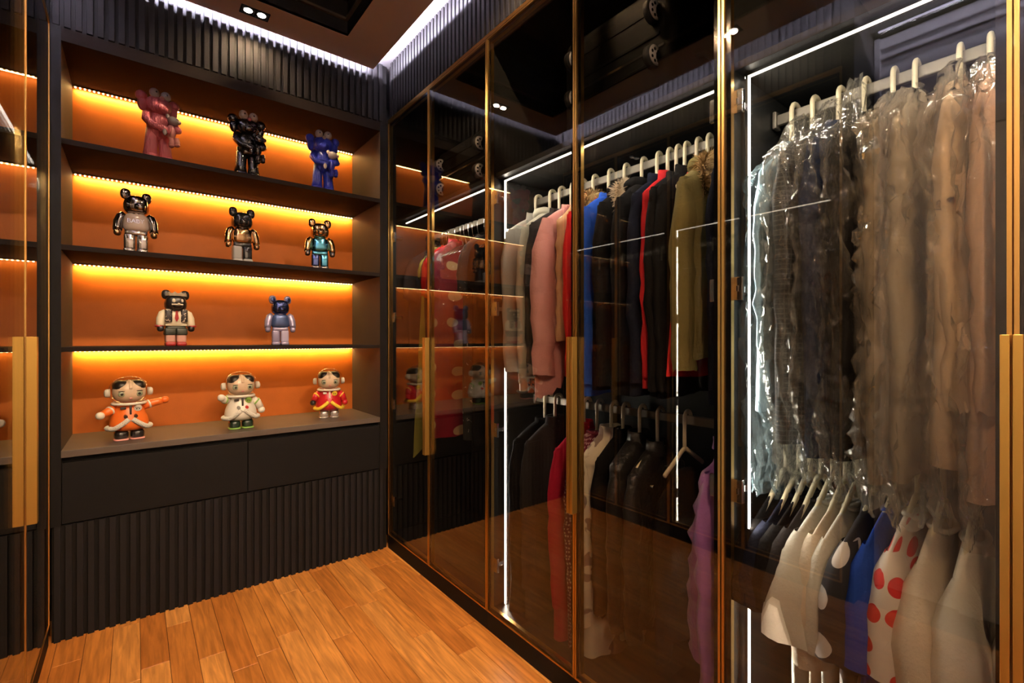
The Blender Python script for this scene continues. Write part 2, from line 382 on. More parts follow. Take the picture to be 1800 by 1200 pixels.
# twin downlights
for i, (x, y, a) in enumerate(DOWN):
    t = thing('downlight', ['black twin recessed downlight in the ceiling border above the shelf unit',
        'black twin recessed downlight in the ceiling border above the left wardrobe',
        'unseen twin downlight boosted for fill, left ceiling border beside the white door',
        'unseen twin downlight boosted for fill, right ceiling border behind the camera',
        'unseen twin downlight boosted for fill, ceiling border at the rear wall',
        'added unseen twin downlight in the right ceiling border, front fill for the shelves'][i], 'ceiling light', (x, y, CEIL), a)
    fr = B()
    for q in ((-.062, .062, -.033, -.026), (-.062, .062, .026, .033), (-.062, -.055, -.026, .026), (.055, .062, -.026, .026), (-.003, .003, -.026, .026)):
        box(fr, *q, -.004, .0)
    obj('frame', fr, M_BLACK, t)
    for s in (-1, 1):
        lathe_b = lathe(B(), [(.0235, -.001), (.024, .006), (.016, .012), (.006, .0125)], (s*.029, 0, 0), 20)
        obj('reflector', bb(s*.029-.025, s*.029+.025, -.026, .026, -.0015, -.0005), M_BLACK, t)
        lathe_b.free()
        obj('lens', sell(B(), (s*.029, 0, -.0015), (.019, .019, .004), n=16, m=8), emit('downlight_lens', (1, .93, .82), 14.), t, smooth=True)

# fluted panels: backing board plus one slat after another
SL_W, PITCH = .021, .035
def fluted(name, axis, a0, a1, face, depth, zb, zt, n_dir, th=.013):
    """axis 'x': slats run along x on a face y=face, n_dir=-1 means the slats face -y"""
    if axis == 'x':
        bk = bb(a0, a1, *(sorted((face - n_dir*th, face - n_dir*(th+depth)))), zb, zt)
    else:
        bk = bb(*(sorted((face - n_dir*th, face - n_dir*(th+depth)))), a0, a1, zb, zt)
    r = struct(name, bk, M_BLACK)  # backing darker than the slats: recess shade put into its colour
    sl = bb(-SL_W/2, SL_W/2, -th/2, th/2, 0, zt-zb, bev=.0008, seg=1) if axis == 'x' else bb(-th/2, th/2, -SL_W/2, SL_W/2, 0, zt-zb, bev=.0008, seg=1)
    s0 = obj('slat', sl, M_SLAT, r)
    n = int((a1-a0)/PITCH + 1e-6); p = a0 + PITCH*.5
    for i in range(n):
        q = (p + i*PITCH, face - n_dir*th/2, zb) if axis == 'x' else (face - n_dir*th/2, p + i*PITCH, zb)
        if i == 0: s0.location = q
        else: inst(s0, r, q)
    return r
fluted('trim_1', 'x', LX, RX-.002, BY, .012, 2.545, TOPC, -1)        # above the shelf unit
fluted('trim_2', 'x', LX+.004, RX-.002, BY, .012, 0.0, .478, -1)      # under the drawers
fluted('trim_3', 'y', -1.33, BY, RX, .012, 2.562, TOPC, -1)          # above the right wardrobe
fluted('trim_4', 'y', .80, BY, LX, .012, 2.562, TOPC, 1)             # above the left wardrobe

# ------------------------------------------------------------------ shelf unit on the back wall
U0, U1, UD, YB = -.242, 1.136, .46, BY + .46
unit = thing('display_shelving', 'charcoal built-in shelving with orange lit back panel holding the toy figures', 'shelving', (.45, BY, 0))
def ub(name, a, mat, **k):   # unit-local box
    x0, x1, y0, y1, z0_, z1_ = a
    return obj(name, bb(x0-.45, x1-.45, y0-BY, y1-BY, z0_, z1_, **k), mat, unit)
ub('side_panel', (LX+.002, U0, BY, YB+.02, .478, 2.542), M_CHEEK)
ub('side_panel', (U1, RX-.003, BY, YB+.02, .478, 2.542), M_CHEEK)
obj('stile', bb(LX+.002-.45, U0+.0005-.45, -.003, 0, .478, 2.542), M_BLACK, unit)
obj('stile', bb(U1-.0005-.45, RX-.003-.45, -.003, 0, .478, 2.542), M_BLACK, unit)
ub('back_panel', (U0, U1, YB, YB+.018, .787, 2.50), M_ORANGE)
ub('top_panel', (U0, U1, BY+.001, YB, 2.485, 2.54), M_UNDER)
for (zt_, th) in ((2.083, .023), (1.643, .022), (1.217, .019)):
    ub('shelf', (U0, U1, BY+.002, YB, zt_-th, zt_), M_UNDER, bev=.001)
ub('counter', (U0, U1, BY-.002, YB, .759, .787), M_COUNTER, bev=.001)
ub('carcass', (U0, U1, BY+.03, YB, .478, .755), M_BLACK)
for x0, x1 in ((U0+.003, .441), (.444, U1-.003)):
    ub('drawer', (x0, x1, BY+.002, BY+.03, .484, .737), M_BLACK, bev=.0012)
for zt_ in (2.483, 2.058, 1.619, 1.196):
    ub('led_channel', (U0+.004, U1-.004, YB-.026, YB-.012, zt_-.004, zt_), M_CHROME)
    bd = B(); nb = 80
    for k in range(nb):
        xk = U0 + .012 + (U1-U0-.024)*k/(nb-1) - .45
        box(bd, xk-.0032, xk+.0032, YB-.024-BY, YB-.014-BY, zt_-.0075, zt_-.0045)
    obj('led_beads', bd, M_LEDA, unit, kind='stuff')
    strip_light('shelf_light', (U0+.01, YB-.019, zt_-.0078), (U1-.01, YB-.019, zt_-.0078), .004, E_SHELF, AMBER, (0, .25, -1))

# ------------------------------------------------------------------ wardrobes
def hinge(parent, name='hinge', loc=(0, 0, 0), sx=1, sy=1):
    bm = B(); box(bm, -.006*sx if sx > 0 else -.006, .006, -.022, .022, -.03, .03, bev=.002)
    box(bm, -.008, .008, -.012, .012, -.008, .008, bev=.001)
    box(bm, .0, .055*1, -.010, .010, -.009, .009, bev=.002)
    cyl(bm, (.045, 0, -.013), (.045, 0, .013), .005, n=8)
    for v in bm.verts: v.co.x *= sx; v.co.y *= sy
    return obj(name, bm, M_CHROME, parent, loc=loc)
def wardrobe(side, y0, y1, label, mid, led_far=True, led_y=None, doors=None, vertical=True):
    """side +1: right wardrobe (face x=RX, body to +x); side -1: left wardrobe"""
    face = RX if side > 0 else LX
    t = thing('wardrobe', label, 'wardrobe', (face, (y0+y1)/2, 0)); yc = (y0+y1)/2
    def lb(name, xa, xb, ya, yb, za, zb, mat, **k):
        X = sorted((side*xa, side*xb)); kk = {q: k.pop(q) for q in ('bev',) if q in k}
        return obj(name, bb(X[0], X[1], ya-yc, yb-yc, za, zb, **kk), mat, t, **k)
    d0, d1 = .026, DEPTH
    lb('plinth', .004, d1, y0, y1, 0, .078, M_BLACK)
    lb('base_panel', d0, d1, y0, y1, .080, .098, M_INT)
    lb('side_panel', d0, d1, y0, y0+.018, .098, DT+.012, M_INT); lb('side_panel', d0, d1, y1-.018, y1, .098, DT+.012, M_INT)
    lb('back_panel', d1-.012, d1, y0+.018, y1-.018, .098, DT+.012, M_INT)
    lb('top_panel', d0, d1, y0, y1, DT+.0121, DT+.018, M_INT)
    lb('top_rail', .001, .02, y0, y1, DT+.004, DT+.018, M_GOLD)
    lb('upper_shelf', d0+.012, d1-.012, y0+.018, y1-.018, SHZ+.006, SHZ+.026, M_INT)
    # LED lines: under the upper shelf near the front, and down one side panel
    ly0, ly1 = led_y
    lx = .076 if side > 0 else .040
    lb('led_profile', lx-.006, lx+.006, ly0, ly1, SHZ-.003, SHZ+.006, M_CHROME)
    lb('led_diffuser', lx-.003, lx+.003, ly0, ly1, SHZ-.006, SHZ-.003, M_LEDW)
    strip_light('wardrobe_light', (face+side*lx, ly0, SHZ-.0065), (face+side*lx, ly1, SHZ-.0065), .004, E_CLOSET*(ly1-ly0), NEUT, (side*.5, 0, -1))
    if vertical:
        yv = y1-.018-.012 if led_far else y0+.018; s = -1 if led_far else 1
        lb('led_profile', lx-.006, lx+.006, *sorted((yv, yv+s*.006)), .10, SHZ, M_CHROME)
        lb('led_diffuser', lx-.003, lx+.003, *sorted((yv+s*.006, yv+s*.009)), .10, SHZ-.006, M_LEDW)
        strip_light('wardrobe_light', (face+side*lx, yv+s*.0095, .10), (face+side*lx, yv+s*.0095, SHZ-.006), .004, E_CLOSET*1.6, NEUT, (side*.35, s, 0))
    # doors
    for (a, b_, hy, hs) in doors:
        g = .0012; a_, bq = a+g, b_-g
        dp = thing_part('door', t)
        def db(name, xa, xb, ya, yb, za, zb, mat, **k):
            X = sorted((side*xa, side*xb)); return obj(name, bb(X[0], X[1], ya-yc, yb-yc, za, zb, **k), mat, dp)
        # gold edge trim: thin frame of four
        e = B(); wt = .0065
        for q in ((a_, a_+wt, DB, DT), (bq-wt, bq, DB, DT), (a_+wt, bq-wt, DB, DB+wt), (a_+wt, bq-wt, DT-wt, DT)):
            X = sorted((side*0.0, side*.024)); box(e, X[0], X[1], q[0]-yc, q[1]-yc, q[2], q[3])
        obj('gold_edge', e, M_GOLD, dp)
        e = B(); wb = .021
        for q in ((a_+wt, a_+wb, DB+wt, DT-wt), (bq-wb, bq-wt, DB+wt, DT-wt), (a_+wb, bq-wb, DB+wt, DB+wb), (a_+wb, bq-wb, DT-wb, DT-wt)):
            X = sorted((side*.0075, side*.0085)); box(e, X[0], X[1], q[0]-yc, q[1]-yc, q[2], q[3])
        obj('black_border', e, M_BORDER, dp)
        e = B()
        for q in ((a_+wt, a_+wb, DB+wt, DT-wt), (bq-wb, bq-wt, DB+wt, DT-wt), (a_+wb, bq-wb, DB+wt, DB+wb), (a_+wb, bq-wb, DT-wb, DT-wt)):
            X = sorted((side*.009, side*.024)); box(e, X[0], X[1], q[0]-yc, q[1]-yc, q[2], q[3])
        obj('frame', e, M_GOLD, dp)
        X = sorted((side*.002, side*.0065)); obj('glass_pane', bb(X[0], X[1], a_+wt-yc, bq-wt-yc, DB+wt, DT-wt), M_GLASS, dp)
        # handle on the leaf edge away from the hinge
        hb = B(); X = sorted((side*0.0, -side*.026)); box(hb, X[0], X[1], *( (a_-yc+.0005, a_-yc+.0125) if hs < 0 else (bq-yc-.0125, bq-yc-.0005)), .655, 1.258, bev=.001)
        if hy: obj('handle', hb, M_GOLDD, dp)
        else: hb.free()
        hyy = (b_-.022) if hs < 0 else (a+.022)
        for hz in (.28, .86, 1.38, 1.86):
            hinge(dp, 'hinge', (side*.030, hyy-yc, hz), sx=side)
    return t
def thing_part(name, parent):
    o = bpy.data.objects.new(name, None); C.objects.link(o); o.parent = parent; o.empty_display_size = .05; return o
def rail(parent, side, y0, y1, yc, z, x):
    bm = B(); box(bm, x-.0075, x+.0075, y0-yc, y1-yc, z-.015, z+.015, bev=.003)
    obj('hanging_rail', bm, M_RAIL, parent)
    for y in (y0, y1):
        s = 1 if y == y0 else -1; bm = B()
        box(bm, x-.016, x+.016, *sorted((y-yc, y-yc+s*.012)), z-.024, z+.024, bev=.003)
        obj('rail_bracket', bm, M_RAIL, parent)
M5 = .5215
YD = [2.692, 2.190, 1.670, 1.147, .625, .104, -.418]
wa = wardrobe(1, 1.672, 2.692, 'gold-edged glass wardrobe nearest the orange shelving, red dresses inside', 0,
    led_y=(1.70, 2.60), vertical=False, doors=[(2.190, 2.692, 1, -1), (1.671, 2.190, 1, 1)])
wb_ = wardrobe(1, .626, 1.671, 'middle gold-edged glass wardrobe on the right holding winter jackets', 0,
    led_y=(.66, 1.640), doors=[(1.147, 1.670, 1, -1), (.6255, 1.147, 1, 1)])
wc = wardrobe(1, -.418, .625, 'nearest gold-edged glass wardrobe on the right with plastic-covered suits', 0,
    led_y=(-.38, .598), doors=[(.104, .6245, 1, -1), (-.418, .104, 1, 1)])
RZ1, RZ2 = 1.878, .980
rail(wa, 1, 1.692, 2.672, 2.182, RZ1, RAILX-RX); 
for wq, a, b_, yc in ((wb_, .646, 1.651, 1.1485), (wc, -.398, .605, .1035)):
    rail(wq, 1, a, b_, yc, RZ1, RAILX-RX); rail(wq, 1, a, b_, yc, RZ2, RAILX-RX)
la = wardrobe(-1, 1.745, 2.692, 'gold-edged glass wardrobe at the left picture edge beside the shelving', 0,
    led_y=(1.80, 2.62), vertical=False, doors=[(2.165, 2.692, 1, -1), (1.745, 2.165, 1, 1)])
lb_ = wardrobe(-1, .80, 1.744, 'left-hand glass wardrobe seen only mirrored in the right-hand doors', 0,
    led_y=(.86, 1.71), doors=[(1.272, 1.744, 1, -1), (.80, 1.272, 1, 1)])
LRX = LX - .30
rail(la, -1, 1.765, 2.672, 2.2185, RZ1, -.30); rail(lb_, -1, .82, 1.724, 1.272, RZ1, -.30)

#@@OBJECTS
# ------------------------------------------------------------------ toy figures on the shelves
def toytext(name, s, size, mat, parent, loc, rot=(PI/2, 0, 0), ext=.0006):
    cu = bpy.data.curves.new('lettering', 'FONT'); cu.body = s; cu.size = size; cu.extrude = ext; cu.align_x = 'CENTER'; cu.align_y = 'CENTER'
    o = bpy.data.objects.new('lettering', cu); C.objects.link(o)
    bpy.context.view_layer.update()
    me = bpy.data.meshes.new_from_object(o.evaluated_get(bpy.context.evaluated_depsgraph_get()))
    bpy.data.objects.remove(o)
    me.materials.clear(); me.materials.append(mat)
    r = bpy.data.objects.new(name, me); C.objects.link(r); r.parent = parent; r.location = loc; r.rotation_euler = rot
    return r
def gloss(name, c, rough=.22, metal=0., **k): return pm(name, c, rough, metal, coat=.4 if not metal else 0, **k)
T_PINK = pm('pink_vinyl', (.72, .17, .20), .38, bump=(90, .9), stretch=(1, 1, .25))
T_PINKL = gloss('pale_pink_vinyl', (.80, .36, .33))
T_BLK = pm('black_gloss_vinyl', (.012, .011, .011), .12, bump=(70, .7), stretch=(1, 1, .3), coat=1.)
T_BLU = pm('royal_blue_vinyl', (.02, .035, .42), .28, bump=(80, .8), stretch=(1, 1, .3), coat=.3)
T_EYE = gloss('off_white_vinyl', (.80, .72, .64)); T_GREY = gloss('grey_vinyl', (.38, .34, .33)); T_DARK = gloss('dark_dot', (.02, .015, .015))
T_NOSE = gloss('pink_nose', (.75, .25, .28)); T_CREAM = gloss('cream_vinyl', (.74, .60, .42))
def hug_doll(label, loc, rz, h, body, eye, small_head, small_body, nose, foot, lean=0.):
    s = h / .345
    t = thing('hugging_doll', label, 'toy figure', loc, rz, None)
    V = lambda *a: (a[0]*s*.90, a[1]*s, a[2]*s)
    b = B()
    sell(b, V(0, 0, .185), V(.050, .040, .060), .9); sell(b, V(0, .002, .145), V(.048, .038, .035), .9)
    obj('torso', b, body, t, True)
    for k in (-1, 1):
        lg = tube(B(), [V(k*.024, 0, .155), V(k*.029, 0, .11), V(k*.033, -.002, .06), V(k*.034, -.003, .022)], [q*s for q in (.026, .0255, .026, .031)], 14)
        sell(lg, V(k*.034, -.008, .017), V(.028, .036, .017), .7)
        L = obj('leg', lg, body, t, True)
        obj('foot_sole', sell(B(), V(k*.034, -.008, .005), V(.0285, .0365, .005), .6), foot, L, True)
    hd = B(); sell(hd, V(0, -.004, .268), V(.060, .047, .044), .82); sell(hd, V(0, -.036, .253), V(.032, .022, .020), .9)
    H = obj('head', hd, body, t, True)
    for k in (-1, 1):
        e = B(); sell(e, V(k*.074, 0, .298), V(.026, .022, .024)); sell(e, V(k*.070, 0, .262), V(.021, .019, .032))
        obj('ear', e, body, H, True)
        obj('eye', sell(B(), V(k*.026, -.026, .321), V(.0235, .020, .0235)), eye, H, True)
        obj('pupil', sell(B(), V(k*.024, -.0455, .322), V(.0045, .0025, .0045), n=10, m=8), T_DARK, H, True)
    obj('nose', sell(B(), V(0, -.047, .299), V(.011, .009, .010)), nose, H, True)
    # arms wrapped round the little doll
    for (pts) in ([(-.050, -.004, .222), (-.062, -.022, .190), (-.044, -.050, .158), (-.006, -.066, .150), (.026, -.066, .146)],
                  [(.050, -.004, .222), (.070, -.020, .196), (.074, -.046, .168), (.050, -.066, .158)]):
        obj('arm', tube(B(), [V(*p) for p in pts], [q*s for q in (.019, .018, .0165, .0165, .018)][:len(pts)], 12), body, t, True)
    q = B(); sell(q, V(.040, -.052, .150), V(.022, .020, .034)); 
    D = obj('small_doll', q, small_body, t, True)
    q = B(); sell(q, V(.046, -.062, .202), V(.026, .022, .021), .9); sell(q, V(.022, -.058, .218), V(.010, .009, .012)); sell(q, V(.074, -.056, .206), V(.012, .010, .011))
    obj('small_head', q, small_head, D, True)
    for k, (x, zz) in enumerate(((.034, .088), (.060, .098))):
        q = tube(B(), [V(x+.004, -.052, .128), V(x+.010, -.050, .108), V(x+.006, -.052, zz)], .0115*s, 10); sell(q, V(x+.006, -.058, zz-.006), V(.0125, .017, .009))
        obj('small_leg', q, small_body, D, True)
    obj('small_hand', sell(B(), V(.000, -.078, .132), V(.010, .007, .016)), small_head, D, True)
    t.rotation_euler[1] = lean
    return t
hug_doll('pink furry vinyl doll hugging a small grey-headed doll on top shelf', (.082, 2.80, 2.083), .32, .338, T_PINK, T_GREY, T_GREY, T_PINKL, T_PINKL, T_PINKL)
hug_doll('glossy black vinyl doll with pink nose hugging a small doll, top shelf', (.455, 2.80, 2.083), .10, .345, T_BLK, T_EYE, T_BLK, T_BLK, T_NOSE, T_GREY)
hug_doll('royal blue vinyl doll hugging a small cream-faced doll at right of top shelf', (.838, 2.80, 2.083), -.12, .35, T_BLU, T_EYE, T_EYE, T_BLU, T_EYE, T_GREY)

def bear(label, loc, rz, h, m, head_rot=0., wtext=None, extra=None):
    """m: dict of materials for head, ear, torso, arm, hand, hip, leg, foot"""
    s = h / .28; V = lambda *a: (a[0]*s*.78, a[1]*s, a[2]*s) if len(a) == 3 else (a[0]*s*.78, a[1]*s*.78, *[q*s for q in a[2:]])
    t = thing('toy_bear', label, 'toy figure', loc, rz)
    for k in (-1, 1):
        lg = box(B(), *V(k*.0295-.0265, k*.0295+.0265, -.026, .028, .018, .088), bev=.009*s, seg=3)
        L = obj('leg', lg, m['leg'] if k < 0 else m.get('leg2', m['leg']), t, True)
        ft = box(B(), *V(k*.0295-.0275, k*.0295+.0275, -.037, .029, .0, .022), bev=.008*s, seg=3)
        obj('foot', ft, m['foot'], L, True)
    obj('hip', box(B(), *V(-.054, .054, -.027, .029, .080, .106), bev=.010*s, seg=3), m['hip'], t, True)
    def sq(v): v = v.copy(); v.x *= 1 - .12*(v.z/(.05*s)); return v
    T = obj('torso', sell(B(), V(0, 0, .140), V(.060, .036, .045), .62, squash=sq), m['torso'], t, True)
    for k in (-1, 1):
        A = obj('arm', tube(B(), [V(k*.050, 0, .176), V(k*.066, 0, .164), V(k*.078, -.004, .138), V(k*.083, -.010, .112), V(k*.083, -.014, .100)], [q*s for q in (.015, .0205, .0205, .0175, .0165)], 16), m['arm'], t, True)
        obj('hand', sell(B(), V(k*.083, -.016, .090), V(.0185, .019, .016), .8), m['hand'], A, True)
    R = Matrix.Rotation(head_rot, 3, 'Z')
    def hp(x, y, z): q = R @ Vector((x, y, 0)); return V(q.x, q.y, z)
    def hs(v): v = v.copy(); v.x *= 1 - .16*max(0, v.z/(.044*s)); return v
    hd = sell(B(), V(0, 0, .219), V(.060, .050, .042), .66, squash=hs)
    sell(hd, hp(0, -.044, .207), V(.028, .022, .0185), .85)
    H = obj('head', hd, m['head'], t, True)
    obj('nose', sell(B(), hp(0, -.066, .214), V(.008, .005, .005)), m.get('nose', T_DARK), H, True)
    obj('neck', tube(B(), [V(0, 0, .172), V(0, 0, .184)], .030*s, 20), m['hip'], t, True)
    for k in (-1, 1):
        e = B(); c = hp(k*.052, 0, .262); sell(e, c, V(.025, .0125, .024), .85, rot=R)
        E_ = obj('ear', e, m.get('ear2', m['ear']) if k > 0 else m['ear'], H, True)
        obj('inner_ear', sell(B(), tuple(Vector(c)+R@Vector(V(0, -.0115, 0))), V(.016, .003, .0155), rot=R), m.get('inner', m['head']), H, True)
        if 'eye' in m:
            obj('eye', sell(B(), hp(k*.022, -.047, .230), V(.010, .004, .010)), m['eye'], H, True)
    if wtext: toytext('belly_lettering', wtext, .026*s, m.get('txt', m['torso']), t, V(0, -.0365, .142), ext=.0012*s)
    if extra: extra(t, T, H, V)
    return t
CH_D = pm('smoked_chrome', (.38, .33, .30), .10, 1.0); CH_S = pm('silver_chrome', (.82, .76, .68), .10, 1.0)
CH_G = pm('gold_chrome', (.85, .55, .28), .12, 1.0); CH_B = pm('blue_chrome', (.12, .42, .62), .15, 1.0)
CH_K = pm('black_chrome', (.03, .03, .032), .08, .6, coat=1.); CH_N = pm('navy_chrome', (.06, .08, .20), .15, .9)
LAVM = gloss('lavender_plating', (.34, .30, .46), .2, .4); CLR = pm('smoky_clear_plastic', (.62, .50, .45), .08, .2, coat=1.)
GRYB = gloss('light_grey_plastic', (.40, .40, .42), .3)
bear('smoked-chrome toy bear with silver legs at left of second shelf', (.002, 2.80, 1.643), -.05, .285,
     dict(head=CH_D, ear=CH_D, torso=CLR, arm=CH_D, hand=CH_G, hip=CH_S, leg=CH_S, foot=CH_S, txt=CH_S), .45, 'BABY')
bear('toy bear with glossy black head and rose-gold arms, middle of second shelf', (.432, 2.80, 1.643), .05, .280,
     dict(head=CH_K, ear=CH_K, torso=CH_G, arm=CH_G, hand=CH_G, hip=CH_K, leg=GRYB, leg2=CH_K, foot=GRYB))
bear('gold-headed toy bear with metallic blue torso at right of second shelf', (.822, 2.80, 1.643), -.20, .283,
     dict(head=CH_G, ear=CH_D, torso=CH_B, arm=CH_G, hand=CH_D, hip=CH_B, leg=CH_N, leg2=CH_B, foot=CH_D, eye=CH_S))
CRM = gloss('cream_paint', (.75, .66, .50), .35); RED = gloss('dark_red_paint', (.40, .03, .03), .35); BLKP = gloss('black_paint', (.015, .012, .012), .3)
DOTP = dots_mat('pink_mesh_dots', (.62, .34, .28), (.20, .06, .05), 260, .3, .4)
SHORT = pm('dark_olive_paint', (.03, .035, .025), .4); VEST = blotch_mat('patterned_vest', (.02, .015, .015), (.55, .45, .35), 95, .58, .4)
def dress(t, T, H, V):
    R = lambda *a: V(*a)
    for k in (-1, 1):
        obj('short_leg', box(B(), *sorted((k*.0005, k*.0450)), -.0285, .0305, .052, .086, bev=.006, seg=2), SHORT, t, True)
        obj('vest_panel', box(B(), *sorted((k*.017, k*.044)), -.0385, .0, .112, .176, bev=.006, seg=2), VEST, t, True)
        obj('glove_cuff', tube(B(), [(k*.065, -.013, .093), (k*.065, -.014, .100)], .0178, 16), RED, t, True)
    obj('necktie', lathe(B(), [(.002, 0), (.008, .014), (.004, .044), (.0065, .050)], (0, -.0385, .118), 4, .25), RED, t)
    obj('belt', box(B(), -.0435, .0435, -.029, .030, .096, .103, bev=.003), CRM, t, True)
    cr = B()
    n = 14
    pts = []
    for k in range(n+1):
        a = PI*1.08 + PI*.84*k/n
        pts.append((.0455*math.cos(a), .049*math.sin(a), .247 + (.012 if k % 3 == 0 else .004)))
    lo = [cr.verts.new((x, y, .238)) for x, y, z in pts]; hi = [cr.verts.new((x*.97, y*.97, z)) for x, y, z in pts]
    for k in range(n): cr.faces.new((lo[k], lo[k+1], hi[k+1], hi[k]))
    bmesh.ops.solidify(cr, geom=cr.faces[:], thickness=.002)
    obj('painted_crown', cr, CRM, H)
    th = B()
    for k in range(7):
        a = -PI/2 + (k-3)*.13; box(th, .0*0+math.cos(a)*.05-.0032, math.cos(a)*.05+.0032, math.sin(a)*.052-.010, math.sin(a)*.052-.007, .194, .200)
    obj('painted_teeth', th, CRM, H, kind='stuff')
bear('toy bear painted with white shirt, black vest and red shoes, third shelf', (.150, 2.79, 1.217), .08, .262,
     dict(head=BLKP, ear=BLKP, torso=CRM, arm=CRM, hand=BLKP, hip=SHORT, leg=DOTP, foot=RED, eye=CRM, nose=CRM), .1, None, dress)
bear('translucent blue and lavender toy bear at right of third shelf', (.612, 2.79, 1.217), -.10, .262,
     dict(head=CH_N, ear=LAVM, torso=gloss('slate_blue_plating', (.07, .11, .26), .18, .5), arm=LAVM, hand=LAVM, hip=LAVM, leg=LAVM, leg2=gloss('pale_lavender', (.42, .38, .55), .2), foot=LAVM), .15)

SKIN = gloss('doll_skin', (.74, .55, .40), .4); HAIR = gloss('doll_hair', (.02, .015, .012), .35)
HELM = clear('helmet_plastic', (.97, .96, .94), 1.5, .02, fmul=1.4)
WHT = gloss('white_vinyl', (.72, .67, .60), .35); FUZZ = pm('fuzzy_trim', (.80, .76, .70), .95, bump=(260, 1.), sheen=.5)
def space_doll(label, loc, rz, h, suit, stripe, trim, boot, sole, eye, badge, arms, btn):
    s = h / .29; V = lambda *a: tuple(q*s for q in a)
    t = thing('space_doll', label, 'toy figure', loc, rz)
    for k in (-1, 1):
        bt = B(); sell(bt, V(k*.029, -.004, .024), V(.026, .034, .022), .62); tube(bt, [V(k*.029, 0, .03), V(k*.029, 0, .052)], .023*s, 18)
        Bt = obj('boot', bt, boot, t, True)
        obj('boot_sole', sell(B(), V(k*.029, -.004, .004), V(.028, .0365, .005), .55), sole, Bt, True)
    # padded coat, wider at the hem
    obj('coat', lathe(B(), [(q[0]*s, q[1]*s) for q in ((.050, .044), (.060, .050), (.071, .062), (.073, .078), (.069, .100), (.060, .125), (.054, .145), (.046, .158), (.030, .166))], n=32, sy=.82), suit, t, True)
    # fuzzy hem, open at the front and curling up
    for k in (-1, 1):
        pts = []
        for j in range(13):
            a = -PI/2 + k*(.10 + j*.19)
            lift = .040*max(0, 1 - j/4.)**1.3
            r = .078 - .012*max(0, 1-j/3.)
            pts.append(V(r*math.cos(a), r*.84*math.sin(a)-.002, .058 + lift))
        obj('hem_trim', tube(B(), pts, [s*.0105]*13, 12), trim, t, True)
    for (pts, mt) in arms:
        rr = [.019, .0185, .017, .0165, .016][:len(pts)]
        A = obj('arm', tube(B(), [V(*p) for p in pts], [r*s for r in rr], 14), suit, t, True)
        p, q = Vector(pts[-2]), Vector(pts[-1]); d = (q-p).normalized(); m1 = p.lerp(q, .1)
        obj('sleeve_stripe', tube(B(), [V(*(Vector(pts[0]).lerp(Vector(pts[1]), .72))), V(*(Vector(pts[0]).lerp(Vector(pts[1]), .95)))], .0205*s, 14), stripe, A, True)
        obj('hand', sell(B(), V(*(q + d*.012)), V(.0165, .0165, .0165), .9), mt, A, True)
    # head inside a clear helmet
    hd = obj('head', sell(B(), V(0, -.004, .219), V(.061, .053, .050), .82), SKIN, t, True)
    def cap(v): return v
    hr = B()
    sell(hr, V(-.029, .004, .244), V(.0315, .0515, .0285), .8); sell(hr, V(.029, .004, .244), V(.0315, .0515, .0285), .8); sell(hr, V(0, .012, .228), V(.0605, .046, .044), .85)
    obj('hair', hr, HAIR, hd, True)
    obj('helmet_band', tube(B(), [V(0, -.052*math.cos(a), +.233+.034*math.sin(a)) for a in [PI*(q/14*.9) for q in range(15)]], .0075*s, 8), SKIN, hd, True)
    for k in (-1, 1):
        e = obj('eye', sell(B(), V(k*.031, -.0515, .212), V(.0135, .005, .0125)), eye, hd, True)
        obj('pupil', sell(B(), V(k*.031, -.0565, .212), V(.0055, .0018, .0060), n=12, m=8), HAIR, hd, True)
        obj('eyelid', sell(B(), V(k*.031, -.0525, .2245), V(.014, .004, .0022)), HAIR, hd, True)
        eb = B(); cyl(eb, V(k*.068, 0, .216), V(k*.082, 0, .216), .0195*s, .0185*s, 20); sell(eb, V(k*.083, 0, .216), V(.006, .017, .017))
        obj('ear_cup', eb, WHT, t, True)
    obj('mouth', sell(B(), V(0, -.0565, .192), V(.0065, .0025, .0028)), T_NOSE, hd, True)
    obj('helmet', sell(B(), V(0, -.002, .224), V(.076, .072, .066), .92, n=32, m=20), HELM, t, True)
    ring = [V(.060*math.cos(2*PI*k/28), .056*math.sin(2*PI*k/28), .166) for k in range(29)]
    obj('collar_ring', tube(B(), ring, .0065*s, 10, caps=False), WHT, t, True)
    obj('zip', box(B(), *V(-.004, .004, -.0525, -.040, .118, .160), bev=.0012*s), HAIR if stripe != YEL else WHT, t, True)
    bd = B(); cyl(bd, V(.027, -.0405, .147), V(.027, -.0485, .145), .0145*s, n=24)
    bo = obj('badge', bd, badge, t)
    toytext('badge_letter', 'W', .021*s, HAIR, bo, V(.027, -.0490, .145), (PI/2, 0, .12))
    obj('name_patch', box(B(), *V(-.036, -.016, -.0475, -.040, .143, .153), bev=.001*s), HAIR if stripe != YEL else WHT, t)
    for k, mt in ((-1, btn[0]), (1, btn[1])):
        b_ = B(); cyl(b_, V(k*.018, -.046, .113), V(k*.018, -.0595, .110), .0075*s, n=18)
        obj('button', b_, mt, t)
    return t
YEL = gloss('yellow_vinyl', (.85, .58, .05), .35); ORG = gloss('orange_vinyl', (.80, .16, .02), .35); REDV = gloss('red_vinyl', (.50, .012, .02), .3)
GRN = gloss('green_vinyl', (.22, .42, .08), .35); BOOT = pm('black_boot_vinyl', (.018, .014, .013), .2, coat=.5); DGRN = gloss('dark_green_boot', (.015, .03, .018), .25)
SILV = pm('silver_vinyl', (.70, .62, .58), .25, .8); EYG = gloss('green_eye', (.35, .40, .28), .2); REDB = gloss('red_button', (.6, .03, .03), .3); GREYB = gloss('grey_button', (.30, .30, .28), .3)
